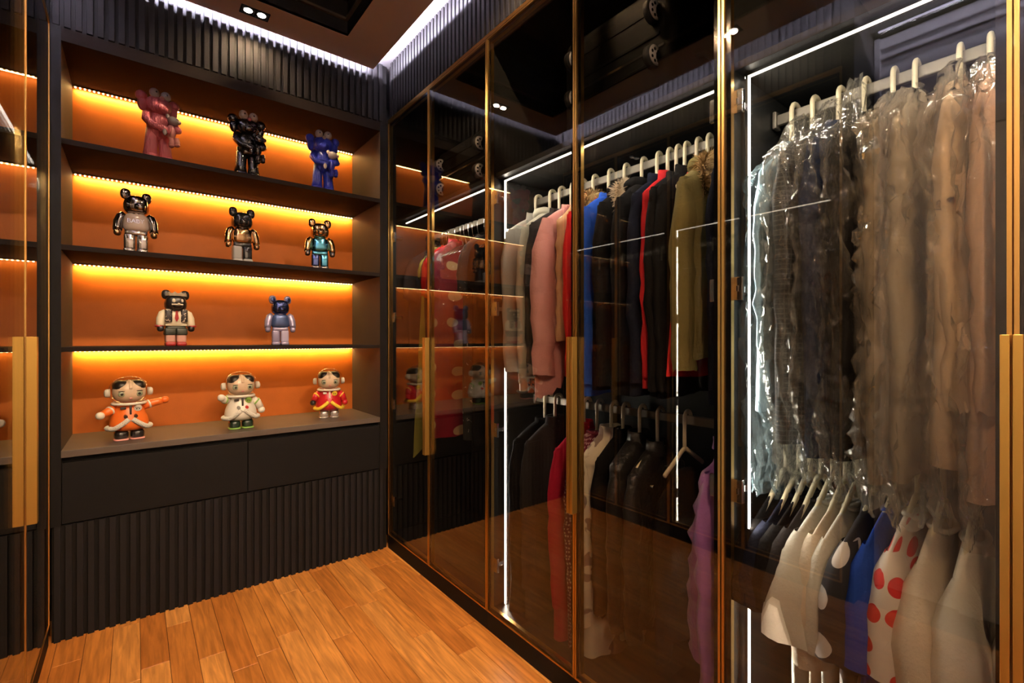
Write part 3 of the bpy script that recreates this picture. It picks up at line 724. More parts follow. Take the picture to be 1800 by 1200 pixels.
space_doll('orange-suited toy astronaut child with one arm stretched out on the counter', (-.024, 2.832, .787), .12, .292, ORG, WHT, FUZZ, BOOT, T_PINKL, EYG, WHT,
    [([(-.050, 0, .148), (-.072, -.016, .136), (-.094, -.028, .126)], WHT), ([(.050, 0, .148), (.078, .004, .156), (.108, .004, .162), (.124, .004, .166)], ORG)], (BOOT, BOOT))
space_doll('white-suited toy astronaut child with green armbands in the middle of the counter', (.430, 2.822, .787), .02, .296, WHT, GRN, FUZZ, DGRN, GRN, EYG, GRN,
    [([(-.050, 0, .148), (-.074, -.010, .150), (-.086, -.030, .160)], WHT), ([(.050, 0, .148), (.076, -.004, .128), (.088, -.012, .098)], WHT)], (GREYB, REDB))
space_doll('red-suited toy astronaut child with yellow trim at the right of the counter', (.900, 2.885, .787), -.22, .290, REDV, YEL, YEL, SILV, SILV, EYG, YEL,
    [([(-.050, 0, .148), (-.072, -.010, .130), (-.084, -.020, .104)], BOOT), ([(.050, 0, .148), (.074, -.004, .128), (.084, -.012, .098)], REDV)], (REDB, REDB))

# ------------------------------------------------------------------ hangers, garments and bags
def fold(x, z, seed, k=1.): return noise.noise(Vector((x*9*k + seed*3.1, z*3*k, seed*1.7)))
def quads(bm, uvl, prev, ring, du, za, zb, seed):
    n = len(ring)
    for i in range(n):
        f = bm.faces.new((prev[i], prev[(i+1) % n], ring[(i+1) % n], ring[i]))
        for lp, (a, b_) in zip(f.loops, ((i, za), (i+1, za), (i+1, zb), (i, zb))): lp[uvl].uv = (a*du*.9 + seed, b_)
def body_mesh(L, hw, th, seed, flare=0., neck=.06, drop=.075, rows=26, n=44, wave=.5, hemj=.0, top=None, wing=0., vneck=.0, slant=0.):
    """closed draped shell: neck at z=0, sloping shoulders, folds that deepen towards the hem"""
    bm = B(); uvl = bm.loops.layers.uv.new('UVMap'); zs = [0, -.012, -.026, -.042, -.058, drop*-1.0, -drop-.022]
    zs += [-drop-.022 - (L-drop-.022)*(i/(rows-7)) for i in range(1, rows-6)]
    prev = None; rr = random.Random(seed*13+1)
    for j, z in enumerate(zs):
        f = min(1, -z/drop)
        w_ = neck + (hw-neck)*(f**.85) if f < 1 else hw + flare*((-z-drop)/(L-drop))
        t_ = (th*.55 + th*.45*min(1, -z/.2)) * (1 + .25*(-z/L))
        ring = []
        for i in range(n):
            a = 2*PI*i/n; cx, sy_ = math.cos(a), math.sin(a)
            x = w_*math.copysign(abs(cx)**.75, cx); y = t_*math.copysign(abs(sy_)**.8, sy_)
            g = min(1, max(0, (-z-.05)/.35))
            amp = wave*th*g
            y += amp*(.6*math.sin(x*34 + seed + z*2.2) + .9*fold(x, z, seed)) * (.4+.6*abs(sy_))
            x += .008*g*noise.noise(Vector((seed, z*3.2, 1.7*math.copysign(1, cx)))) + wing*g*(-z)*cx
            zz = z
            if vneck and j < 4 and sy_ < 0: zz -= vneck*max(0, 1-abs(x)/.05)*(1-j/4)
            if j == len(zs)-1: zz += hemj*math.sin(x*17+seed*2) + hemj*.7*fold(x*3, y*9, seed)*2
            if slant and -z > L*.4: zz = -L*.4 + (zz+L*.4)*(1 - slant*(1 + x/w_)*.5)
            ring.append(bm.verts.new((x, y, zz)))
        if prev: quads(bm, uvl, prev, ring, 3.9*(hw+th)/n, zs[j-1], z, seed)
        else: bm.faces.new(ring[::-1])
        prev = ring
    return bm
def sleeve_mesh(side, hw, drop, Ls, r0, r1, seed, out=.03, fwd=0., short=False):
    bm = B(); uvl = bm.loops.layers.uv.new('UVMap'); n, m = 18, 7 if short else 15; prev = None; pz = 0
    sx = side*(hw-.030)
    for j in range(m):
        u = j/(m-1)
        if short: x = sx + side*(out*u + .012*math.sin(PI*u)); z = -drop + .012 - Ls*u
        else: x = sx + side*(out*math.sin(min(1, u*1.8)*PI/2) - .01*u); z = -drop + .014 - Ls*u
        y = fwd*u + .012*fold(u*3, 0, seed)*min(1, u*3)
        r = r0 + (r1-r0)*(u**.8); r *= .45 + .55*min(1, u*5) if u < .2 else 1
        a_r, b_r = (r, r*.62) if not short else (r, r*(.45+.2*u))
        ring = []
        for i in range(n):
            a = 2*PI*i/n
            wr = 1 + .12*noise.noise(Vector((math.cos(a)*1.6+seed, u*Ls*5, math.sin(a)*1.6)))
            zz = z
            if short: zz -= side*math.cos(a)*a_r*.35*u*-1
            ring.append(bm.verts.new((x + a_r*wr*math.cos(a), y + b_r*wr*math.sin(a), zz + (.008*fold(a, 0, seed) if j == m-1 else 0))))
        if prev: quads(bm, uvl, prev, ring, 5.*r0/n, pz, z, seed+.37)
        prev = ring; pz = z
    return bm
def puff(bm, seed, amp=.012, pitch=.085):
    bm.normal_update()
    for v in bm.verts:
        v.co += v.normal*(amp*(abs(math.sin(v.co.z*PI/pitch))**.5 - .5) + amp*.5*noise.noise(v.co*18))
def band(rx, ry, za, zb, seed):
    """standing collar: a tapered oval band with thickness, open at the front"""
    bm = B(); rows = []
    for r, z in ((1.12, za), (1.0, (za+zb)/2), (.94, zb), (.82, zb-.002), (.88, (za+zb)/2), (1.0, za)):
        rows.append([bm.verts.new((rx*r*math.cos(a), ry*r*math.sin(a), z - (.012 if z == zb else 0)*max(0, -math.sin(a)) + .003*noise.noise(Vector((a*2, seed, z*9)))))
                     for a in [-PI/2+.12 + (2*PI-.24)*k/26 for k in range(27)]])
    for j in range(len(rows)-1):
        for i in range(26): bm.faces.new((rows[j][i], rows[j][i+1], rows[j+1][i+1], rows[j+1][i]))
    return bm
def fur_mesh(path, n, ln, seed, r=.02):
    rr = random.Random(seed); bm = B(); pts = [Vector(p) for p in path]
    for k in range(n):
        u = rr.random()*(len(pts)-1); i = min(int(u), len(pts)-2); p = pts[i].lerp(pts[i+1], u-i)
        d = Vector((rr.gauss(0, 1), rr.gauss(0, 1), rr.gauss(.2, .9))).normalized()
        p = p + d*r*rr.random(); q = p + d*ln*rr.uniform(.6, 1.2) + Vector((0, 0, -ln*.3))
        sd = d.orthogonal().normalized()*.0022; s2 = d.cross(sd)
        a = [bm.verts.new(p+sd), bm.verts.new(p-sd*.5+s2), bm.verts.new(p-sd*.5-s2)]; e = bm.verts.new(q)
        bm.faces.new((a[0], a[1], e)); bm.faces.new((a[1], a[2], e)); bm.faces.new((a[2], a[0], e))
    return bm
def hanger(y, x, zr, yaw, label, group, wire=False, armlen=.128, dip=0., hookdir=1):
    t = thing('clothes_hanger', label, 'hanger', (x, y, zr), yaw, group)
    r, mt = (.0022, M_WIRE) if wire else (.0078, M_CREAM)
    fl = None if wire else (.72, 1.)
    R_ = .0215 if not wire else .020
    zc = .0150 + (r*.72 if not wire else r) - R_ + .002 + (0 if wire else .0065)
    pts = [(-R_, 0, -.098)] if not wire else [(-.012, 0, -.105), (-.002, 0, -.088), (-.016, 0, -.055)]
    pts += [(-R_, 0, -.07), (-R_, 0, -.03)] if not wire else [(-R_, 0, -.025)]
    for k in range(9):
        a = PI - PI*k/8*1.12; pts.append((R_*math.cos(a), 0, zc + R_*math.sin(a)))
    obj('hook', tube(B(), pts, r, 10, flat=fl), mt, t, True)
    for s in (-1, 1):
        if wire:
            pp = [(-.012, 0, -.105), (-.012+s*.03, 0, -.112), (-.012+s*armlen*.9, 0, -.170), (-.012+s*armlen, 0, -.180)]
        else:
            pp = [(-R_, 0, -.092), (-R_+s*.016, 0, -.098), (-R_+s*armlen*.55, 0, -.128-dip*.6), (-R_+s*armlen*.9, 0, -.152-dip*.95), (-R_+s*armlen, 0, -.160-dip)]
        obj('arm', tube(B(), pp, r*(1.05 if not wire else 1), 8, flat=fl), mt, t, True)
    return t
GCOUNT = 0; GX = .80
def garment(kind, cat, label, y, level='U', mat=None, L=.75, hw=.205, th=.032, sleeve=.58, sr=(.052, .036), yaw=0., collar=None, hlabel=None,
            group=None, hgroup=None, flare=0., x=RAILX, hmm=None, wire=False, smat=None, wave=.5, hang=True, extra=None, fwd=-.01, out=.03,
            neck=.055, quilt=0., hemj=.004, drop=.075, vneck=0., slant=0., low=0., cmat=None, wing=0., side=1):
    global GCOUNT; GCOUNT += 1; seed = GCOUNT
    hw *= GX; out *= GX; sr = (sr[0]*.86, sr[1]*.86); neck *= .9
    zr = RZ1 if level == 'U' else RZ2; yw = -math.radians(yaw)
    if hang: hanger(y, x, zr, yw if side > 0 else yw + PI, hlabel, hgroup, wire, dip=max(0, low)*1.15 if y < .62 else 0)
    off = -.0215 if not wire else -.012
    zn = zr - .088 - low
    cx = x + off*math.cos(yw)*side; cy = y + off*math.sin(yw)*side
    t = thing(kind, label, cat, (cx, cy, zn), yw, group)
    bmm = body_mesh(L, hw, th, seed, flare, neck, drop, wave=wave, hemj=hemj, vneck=vneck, wing=wing, slant=slant)
    if quilt: puff(bmm, seed, quilt)
    obj('body', bmm, mat, t, True)
    if sleeve:
        short = sleeve < .3
        for s in (-1, 1):
            sm = sleeve_mesh(s, hw, drop, sleeve, sr[0], sr[1], seed+s*2, out, fwd, short)
            if quilt: puff(sm, seed+s, quilt*.8)
            S = obj('sleeve', sm, smat or mat, t, True)
    if collar == 'hood':
        hb = B(); sell(hb, (0, .006, -.002), (.088, .040, .042), .9); sell(hb, (-.03, -.012, -.030), (.062, .036, .034), .9); sell(hb, (.03, -.012, -.034), (.062, .036, .034), .9)
        for v in hb.verts: v.co += Vector((0, 0, 0)) + Vector((.012, .008, .012))*noise.noise(v.co*26+Vector((seed, 0, 0)))
        obj('hood', hb, cmat or mat, t, True)
    elif collar == 'stand':
        obj('collar', band(neck+.004, max(.024, th*.6+.006), -.022, .030, seed), cmat or mat, t, True)
    elif collar == 'round':
        pts = [((neck+.003)*math.cos(a), (th*.55+.004)*math.sin(a), -.002-.010*max(0, -math.sin(a))) for a in [2*PI*k/22 for k in range(23)]]
        obj('neckband', tube(B(), pts, .0065, 8, caps=False), cmat or mat, t, True)
    elif collar == 'lapel':
        for s in (-1, 1):
            lb2 = B(); q = [(s*.055, -.030, .010), (s*.090, -.036, -.055), (s*.045, -.050, -.12), (s*.004, -.050, -.26), (s*.012, -.044, -.10)]
            vs = [lb2.verts.new(p) for p in q]; lb2.faces.new(vs if s < 0 else vs[::-1]); bmesh.ops.solidify(lb2, geom=lb2.faces[:], thickness=.004)
            obj('lapel', lb2, cmat or mat, t)
        obj('collar', band(neck+.006, max(.026, th*.6+.008), -.024, .016, seed), cmat or mat, t, True)
    elif collar == 'fur':
        hb = B(); sell(hb, (0, .008, 0), (.085, .040, .040), .9); obj('hood', hb, mat, t, True)
        pts = [(-.075, -.035, -.14), (-.095, -.03, -.07), (-.088, -.025, -.015), (-.05, -.018, .018), (0, -.012, .030), (.05, -.015, .018), (.085, -.02, -.015)]
        obj('fur_trim', fur_mesh(pts, 1500, .030, seed), cmat, t, kind='stuff')
    if extra: extra(t, seed)
    return t
def bag(label, y, mat, L, hw=.25, th=.05, x=RAILX, yaw=0., top=.035, group=None, seed=0, hemj=.03, flare=.0, level='U', peak=.0):
    zr = RZ1 if level == 'U' else RZ2
    t = thing('garment_bag', label, 'garment bag', (x-.02, y, zr-.088+top), -math.radians(yaw), group)
    hw *= .865; bm = B(); n, rows = 52, 56; jr = random.Random(seed+50); prev = None
    rdg = lambda v: (1 - abs(noise.noise(v))*2.2)**3 if abs(noise.noise(v)) < .4 else 0.
    rr = random.Random(seed*7+3)
    for j in range(rows):
        u = j/(rows-1); z = -L*u
        g = min(1, (-z)/.115)
        w_ = .040 + (hw-.040)*(g**.8) + flare*u; t_ = .007 + (th-.007)*(min(1, -z/.22)**.7)
        t_ *= 1 - .45*max(0, (u-.80)/.2); w_ *= 1 - .16*max(0, (u-.82)/.18)
        ring = []
        for i in range(n):
            a = 2*PI*i/n; cx, sy_ = math.cos(a), math.sin(a)
            X = w_*math.copysign(abs(cx)**.7, cx); Y = t_*math.copysign(abs(sy_)**.7, sy_)
            hN = Vector((X*11+seed, z*4.2, sy_*1.3+seed)); hM = Vector((X*20+z*9, z*13+seed, sy_*2))
            cr = .95*rdg(Vector((X*5+seed*2, z*3.2+X*4, sy_*.8+seed))) + .45*rdg(hN) + .35*rdg(hM)*(.4+.6*abs(math.sin(z*5+seed)))
            Y += (cr-.30)*.024*math.copysign(1, sy_ if abs(sy_) > .05 else 1)*(.35+.65*g)
            X += (.018*noise.noise(Vector((z*5, seed, a))) + (rdg(hM)-.3)*.006*cx)*g
            zz = z + (.030*noise.noise(Vector((X*12, seed, 2)))+peak*max(0, 1-abs(X+.06)*9) if j < 4 else 0)
            if j > rows-4: zz += hemj*noise.noise(Vector((a*2.2, seed, 0)))*(1-(rows-1-j)/3.)*2
            ring.append(bm.verts.new((X + jr.uniform(-.0035, .0035), Y + jr.uniform(-.0045, .0045), zz + (jr.uniform(-.006, .006) if 0 < j < rows-1 else 0))))
        if prev:
            for i in range(n): bm.faces.new((prev[i], prev[(i+1) % n], ring[(i+1) % n], ring[i]))
        prev = ring
    bmesh.ops.triangulate(bm, faces=bm.faces[:])
    obj('film', bm, mat, t, mat is M_FILMT)
    kn = tube(B(), [(-.006, 0, -.012), (0, .004, .004), (.004, 0, .018)], [.015, .008, .014], 9, caps=False)
    for v in kn.verts: v.co += Vector((1, 1, 1))*.005*noise.noise(v.co*90+Vector((seed, 0, 0)))
    obj('gathered_neck', kn, mat, t, True)
    return t

def cl(name, c, rough=.88, **k):
    k.setdefault('bump', (140, .25)); k.setdefault('vary', .10); k.setdefault('spec', .06); return pm(name, c, rough, **k)
G_GREY = cl('grey_wool', (.27, .26, .23)); G_GREYL = cl('light_grey_fleece', (.36, .34, .28)); G_CHAR = cl('charcoal_wool', (.030, .027, .028))
G_PINK = cl('dusty_pink_wool', (.58, .27, .25)); G_RED = cl('red_cloth', (.55, .02, .02)); G_TAN = cl('tan_quilted', (.52, .30, .16), .6)
G_BLUE = cl('royal_blue_cloth', (.02, .075, .42)); G_BLACK = cl('black_cloth', (.009, .0085, .009)); G_NAVY = cl('navy_cloth', (.009, .011, .022))
G_DRED = cl('deep_red_cloth', (.42, .02, .025)); G_OLIVE = cl('olive_cotton', (.14, .115, .045)); G_FURT = cl('tan_fur', (.50, .34, .16)); G_FURC = cl('cream_fur', (.62, .50, .36))
G_CRIM = cl('crimson_wool', (.46, .015, .045)); G_WINE = dots_mat('wine_lace', (.16, .012, .035), (.62, .42, .42), 70, .28); G_FLORAL = blotch_mat('cream_floral_print', (.60, .52, .40), (.22, .15, .12), 11, .56)
G_LEATH = pm('black_leather', (.012, .011, .011), .35, bump=(55, .5)); G_PURP = pm('purple_nylon', (.40, .155, .50), .34, bump=(22, 1.0), sheen=.3)
G_BROWN = cl('taupe_cloth', (.26, .21, .155)); G_BEIGE = cl('beige_wool', (.60, .44, .30)); G_WHITE = cl('white_cotton', (.68, .65, .57)); G_CREAMC = cl('cream_cotton', (.66, .58, .47)); G_OFFW = cl('offwhite_cotton', (.62, .61, .55))
G_BLUE2 = cl('cobalt_blue_cotton', (.015, .05, .30)); G_RUST = cl('rust_cloth', (.55, .20, .10)); G_LIME = cl('lime_green_silk', (.36, .36, .07), .5); G_DGREEN = cl('dark_teal_cloth', (.02, .035, .035))
G_BDOT = dots_mat('black_white_dots', (.022, .020, .024), (.66, .64, .62), 9.5, .26); G_RDOT = dots_mat('white_red_dots', (.72, .66, .60), (.62, .03, .03), 15., .30)
G_PLAID = plaid_mat('dark_check_cloth', (.012, .011, .013), (.05, .05, .05), 26); G_MED = dots_mat('red_silk_gold_medallions', (.34, .008, .03), (.80, .55, .28), 6.6, .17, .4)

HG_U = 'cream hangers on the upper rail of the middle wardrobe'
def H(x): return 'cream plastic hanger ' + x
# --- middle wardrobe, upper rail (from the lit divider towards the camera)
def pocket(t, seed):
    obj('pocket', box(B(), -.15, -.05, -.050, -.030, -.52, -.40, bev=.006), G_GREYL, t, True)
garment('hooded_jacket', 'jacket', 'light grey hooded jacket hanging next to the lit left divider', 1.628, 'U', G_GREY, .66, .215, .022, .62, (.052, .040), 0, 'stand', H('holding the light grey jacket at the lit divider'), out=.022)
garment('hooded_jacket', 'jacket', 'pale grey hooded fleece jacket second from the lit left divider', 1.535, 'U', G_GREYL, .76, .21, .030, .66, (.052, .040), -3, 'hood', H('holding the pale grey hooded fleece'), extra=pocket)
garment('wool_coat', 'coat', 'charcoal wool coat between the grey fleece and pink cape', 1.475, 'U', G_CHAR, .76, .215, .030, .66, (.050, .038), -2, 'lapel', H('holding the charcoal coat beside the pink cape'))
garment('wool_cape', 'cape', 'dusty pink wool cape with drooping pointed hem', 1.405, 'U', G_PINK, .72, .215, .026, .62, (.070, .062), -4, 'lapel', H('holding the dusty pink cape'), flare=.03, hemj=.05, out=.05)
garment('quilted_vest', 'vest', 'tan quilted vest beside the pink cape behind the door seam', 1.350, 'U', G_TAN, .55, .18, .034, 0, yaw=-4, collar='stand', hlabel=H('holding the tan quilted vest'), quilt=.010)
garment('coat', 'coat', 'bright red coat with tan fur collar beside the royal blue coat', 1.285, 'U', G_RED, .72, .210, .024, .62, (.046, .036), -8, 'fur', H('holding the red fur-collared coat'), cmat=G_FURT)
garment('coat', 'coat', 'royal blue coat hanging between the red coat and black coats', 1.205, 'U', G_BLUE, .74, .215, .034, .64, (.052, .040), -8, 'lapel', H('holding the royal blue coat'))
garment('coat', 'coat', 'black coat with cream fur collar right after the royal blue coat', 1.130, 'U', G_BLACK, .72, .215, .034, .64, (.052, .038), -8, 'fur', H('holding the black coat with cream fur'), cmat=G_FURC)
garment('hooded_jacket', 'jacket', 'black hooded jacket with soft hood just right of cream fur collar', 1.052, 'U', G_BLACK, .73, .212, .030, .62, (.050, .038), -7, 'hood', H('holding the black jacket with the soft hood'))
garment('coat', 'coat', 'very dark navy coat left of the narrow red-shouldered jacket', .988, 'U', G_NAVY, .72, .210, .024, .62, (.046, .036), -7, 'stand', H('holding the dark navy coat'))
garment('track_jacket', 'jacket', 'dark jacket with a deep red shoulder and sleeve', .945, 'U', G_DRED, .70, .205, .016, .60, (.034, .028), -6, 'stand', H('holding the deep red jacket'))
garment('coat', 'coat', 'black wool coat directly right of the deep red jacket', .912, 'U', G_BLACK, .72, .215, .024, .64, (.046, .036), -6, 'lapel', H('holding the black coat beside the red sleeve'))
garment('coat', 'coat', 'black coat touching the olive parka on its left side', .880, 'U', G_BLACK, .72, .214, .022, .64, (.046, .036), -5, 'stand', H('holding the black coat left of the parka'))
garment('parka', 'coat', 'olive green parka with long brown fur collar', .800, 'U', G_OLIVE, .60, .222, .050, .57, (.062, .054), -5, 'fur', H('holding the olive green parka'), cmat=G_FURT, out=.035)
garment('dress', 'dress', 'scarlet dress whose hem shows below the olive parka', .838, 'U', pm('scarlet_satin', (.80, .015, .02), .5, bump=(40, .2)), .655, .130, .012, 0, yaw=-5, hlabel=H('holding the scarlet dress behind the parka'), flare=.085, wave=.3)
garment('coat', 'coat', 'black coat at the right end of the middle wardrobe upper rail', .700, 'U', G_NAVY, .72, .212, .030, .62, (.050, .038), -4, 'lapel', H('holding the last black coat, right of parka'))
# --- middle wardrobe, lower rail
garment('long_coat', 'coat', 'long black coat on the lower rail beside the lit divider', 1.565, 'L', G_BLACK, .82, .218, .030, .60, (.050, .038), 2, 'lapel', H('on the lower rail, first from the lit divider'), flare=.012)
garment('long_coat', 'coat', 'second long black coat on lower rail, left of the crimson coat', 1.500, 'L', G_CHAR, .80, .215, .030, .60, (.050, .038), 0, 'stand', H('on the lower rail, second from the lit divider'))
garment('long_coat', 'coat', 'crimson red wool coat on the lower rail behind the gold handle', 1.330, 'L', G_CRIM, .84, .215, .034, .60, (.054, .042), -2, 'stand', H('holding the crimson coat on the lower rail'))
garment('lace_dress', 'dress', 'wine red dress with pale dot pattern right of the crimson coat', 1.262, 'L', G_WINE, .80, .205, .026, .50, (.046, .038), -3, 'round', H('holding the wine red patterned dress'))
garment('floral_coat', 'coat', 'cream coat with grey-brown floral print on the lower rail', 1.190, 'L', G_FLORAL, .78, .215, .060, .60, (.054, .042), -4, 'stand', H('holding the cream floral coat'))
garment('jacket', 'jacket', 'black fuzzy jacket squeezed right of the cream floral coat', 1.135, 'L', G_BLACK, .60, .205, .028, .54, (.046, .038), -4, 'stand', H('holding the fuzzy black jacket'))
garment('leather_jacket', 'jacket', 'black leather jacket with raised collar on the lower rail', 1.060, 'L', G_LEATH, .60, .212, .056, .56, (.056, .044), -5, 'stand', H('holding the black leather jacket'), low=0)
def snaps(t, seed):
    for k, (x, z) in enumerate(((-.03, -.05), (-.12, -.10), (-.02, -.16))):
        b_ = B(); cyl(b_, (x, -.048, z), (x, -.058, z), .006, n=12); obj('snap_button', b_, M_CHROME, t)
garment('leather_jacket', 'jacket', 'dark biker jacket with silver snaps below the wide hanger', .985, 'L', G_LEATH, .56, .214, .044, .54, (.056, .044), -4, 'stand', H('holding the dark biker jacket with snaps'), extra=snaps, low=.02)
garment('jacket', 'jacket', 'black jacket low on its hanger left of the purple puffer', .880, 'L', G_BLACK, .52, .200, .030, .50, (.048, .038), -4, None, H('with bare white arms on the lower rail'), low=.075)
garment('puffer_jacket', 'jacket', 'shiny purple puffer jacket with high collar', .735, 'L', G_PURP, .60, .235, .055, .66, (.080, .060), -10, 'stand', H('holding the purple puffer jacket'), quilt=.024, out=.03, low=-.045)
# --- nearest wardrobe, upper rail
garment('shirt', 'shirt', 'grey-blue shirt inside the pale blue film beside the bright strip', .548, 'U', cl('grey_blue_cotton', (.20, .27, .32)), .70, .200, .018, .5, (.040, .032), 6, 'stand', H('holding the shirt in pale blue film'), low=.03)
bag('pale blue plastic film cover hanging beside the bright light strip', .555, M_FILMB, .92, .232, .034, yaw=5, seed=1, top=-.02)
garment('checked_jacket', 'jacket', 'black jacket with fine grey check inside clear film', .497, 'U', G_PLAID, .80, .215, .026, .62, (.048, .036), 4, 'lapel', H('holding the black checked jacket'))
bag('clear plastic film over the black checked jacket', .497, M_FILM, .94, .246, .033, yaw=4, seed=2, peak=.03)
garment('suit_jacket', 'jacket', 'dark navy suit jacket inside clear film', .437, 'U', cl('deep_navy_wool', (.018, .026, .06)), .82, .215, .026, .62, (.048, .036), 3, 'lapel', H('holding the dark navy suit jacket'))
bag('clear plastic film over the dark navy suit jacket', .437, M_FILM, .92, .246, .031, yaw=3, seed=3, peak=.04)
garment('suit_jacket', 'jacket', 'plain black suit jacket inside clear film with a pointed top', .382, 'U', G_BLACK, .82, .218, .028, .62, (.048, .036), 2, 'lapel', H('holding the plain black suit jacket'))
bag('clear plastic film with pointed top over the black suit jacket', .382, M_FILM, .94, .248, .031, yaw=2, seed=4, peak=.07)
garment('coat', 'coat', 'taupe brown coat in milky film, right of the black suit', .325, 'U', G_BROWN, .86, .205, .022, .60, (.044, .034), 0, 'lapel', H('holding the taupe brown coat'))
bag('milky plastic film over the taupe brown coat', .325, M_FILMT, .95, .240, .034, yaw=0, seed=5)
garment('coat', 'coat', 'grey-brown coat in milky film in the middle of the covered row', .284, 'U', cl('grey_brown_cloth', (.30, .26, .20)), .84, .205, .020, .60, (.044, .034), 0, 'stand', H('holding the grey-brown coat'))
bag('milky plastic film over the grey-brown coat', .280, M_FILMT, .97, .238, .036, yaw=0, seed=6)
garment('coat', 'coat', 'beige wool coat in film with turned-up square hem', .208, 'U', G_BEIGE, .80, .212, .026, .62, (.048, .036), -2, 'lapel', H('holding the beige wool coat'), hemj=.002)
bag('clear plastic film over the beige wool coat', .208, M_FILMT, .94, .245, .040, yaw=-2, seed=7, peak=.03)
garment('coat', 'coat', 'pinkish tan coat at the right end of the covered row', .160, 'U', cl('pinkish_tan_wool', (.58, .38, .27)), .86, .210, .024, .62, (.046, .036), -2, 'stand', H('holding the pinkish tan coat'))
bag('clear crinkled film over the pinkish tan coat at the right end', .155, M_FILM, .98, .245, .038, yaw=-2, seed=8, peak=.02)
garment('coat', 'coat', 'rust coloured coat glimpsed past the nearest door handle', .055, 'U', G_RUST, .90, .205, .022, .6, (.044, .036), -2, 'stand', H('holding the rust coat past the nearest handle'))
# --- nearest wardrobe, lower rail
for k, (y, mt, lab, hl, yw) in enumerate((
        (.562, G_BLACK, 'black T-shirt nearest the bright light strip on lower rail', 'first from the bright strip, under the film', 10),
        (.528, G_NAVY, 'black-navy T-shirt second from the bright light strip', 'second from the bright strip, under the film', 11),
        (.500, G_BLACK, 'black T-shirt third from the bright light strip', 'third from the bright strip, under the film', 12),
        (.474, G_CHAR, 'charcoal T-shirt touching the first white shirt', 'of the charcoal T-shirt before the white shirts', 12))):
    garment('t_shirt', 'shirt', lab, y, 'L', mt, .30, .185, .012, .22, (.078, .100), yw, 'round', H(hl), low=.055, out=.045, wave=.35)
garment('shirt', 'shirt', 'white short-sleeved shirt, first of the three white ones on the left', .446, 'L', G_OFFW, .60, .190, .018, .26, (.074, .108), 13, 'round', H('of the first white shirt from the left'), low=.055, out=.055)
garment('shirt', 'shirt', 'cream white shirt pressed between two white shirts', .418, 'L', G_CREAMC, .66, .188, .012, .30, (.060, .070), 12, 'round', H('of the cream shirt between two white shirts'), low=.055, out=.045)
garment('shirt', 'shirt', 'white long shirt just left of the black dotted shirt', .392, 'L', G_OFFW, .70, .188, .016, .27, (.060, .070), 12, 'round', H('of the white shirt left of black dots'), low=.055, out=.045)
garment('dotted_shirt', 'shirt', 'black shirt with large white dots', .352, 'L', G_BDOT, .66, .195, .022, .27, (.070, .085), 10, 'stand', H('of the black shirt with white dots'), low=.045, out=.05)
garment('t_shirt', 'shirt', 'cobalt blue T-shirt between the black and red dotted shirts', .316, 'L', G_BLUE2, .58, .190, .016, .27, (.066, .078), 9, 'round', H('of the cobalt blue T-shirt'), low=.04, out=.05)
garment('dotted_shirt', 'shirt', 'white shirt with big red dots', .276, 'L', G_RDOT, .70, .190, .022, .27, (.068, .080), 8, 'round', H('of the white shirt with red dots'), low=.04, out=.045)
garment('t_shirt', 'shirt', 'cream beige T-shirt just right of the red dotted shirt', .232, 'L', G_CREAMC, .62, .185, .026, .25, (.066, .100), 6, 'round', H('of the cream beige T-shirt'), low=.055, out=.04, vneck=.05)
garment('t_shirt', 'shirt', 'white T-shirt with a flared sleeve in the right half', .180, 'L', G_WHITE, .62, .180, .026, .25, (.066, .108), 4, 'round', H('of the white flared-sleeve T-shirt'), low=.065, out=.05, vneck=.05)
garment('blouse', 'shirt', 'off-white blouse slipping off its hanger on the right', .118, 'L', G_OFFW, .58, .155, .022, .24, (.056, .070), 2, 'round', H('of the slipping off-white blouse'), low=.13, out=.045, neck=.04)
garment('trousers', 'trousers', 'black trousers hanging right of the off-white blouse', .060, 'L', G_BLACK, .80, .17, .03, 0, yaw=-4, hlabel=H('of the black trousers right of blouse'), low=.09)
hanger(.148, RAILX, RZ2, math.radians(6), H('empty, with drooping arms right of the blouse'), None, armlen=.15, dip=.13)
# --- wardrobe beside the shelving: wire hangers
W = lambda x: 'thin wire hanger ' + x
garment('dress', 'dress', 'dark grey dress at the far left of the red dresses', 2.600, 'U', G_CHAR, .62, .195, .018, .25, (.04, .05), 4, 'round', W('of the dark grey dress by the shelving'), wire=True)
garment('dress', 'dress', 'lime green silk dress with slanting skirt edge behind the far handle', 2.470, 'U', G_LIME, 1.22, .165, .012, .14, (.04, .05), 2, 'round', W('of the lime green dress'), wire=True, flare=.065, hemj=.0, wave=.3, slant=.5)
garment('dress', 'dress', 'dark teal dress between the lime and red dresses', 2.425, 'U', G_DGREEN, .9, .185, .014, .2, (.04, .045), 0, 'round', W('of the dark teal dress'), wire=True)
garment('dress', 'dress', 'long red silk dress with gold round medallions', 2.330, 'U', G_MED, 1.08, .200, .036, .25, (.045, .060), -4, 'stand', W('of the red medallion dress'), wire=True, flare=.02)
garment('dress', 'dress', 'short bright red dress beside the medallion dress', 2.400, 'U', G_RED, .50, .190, .022, .24, (.045, .055), -2, 'round', W('of the short bright red dress'), wire=True)
bag('crinkled clear film over the red medallion dress', 2.300, M_FILM, .80, .200, .046, seed=9, yaw=-4, top=-.01)
garment('dress', 'dress', 'black dress with small pale print right of the red medallion dress', 2.040, 'U', blotch_mat('black_small_print', (.014, .013, .014), (.45, .40, .36), 34, .66), 1.05, .185, .024, .25, (.045, .055), -6, 'round', W('of the black printed dress'), wire=True)
garment('dress', 'dress', 'plain black dress in front of the gold-edged door seam', 1.950, 'U', G_BLACK, 1.06, .190, .026, .25, (.045, .055), -8, 'round', W('of the plain black dress'), wire=True)
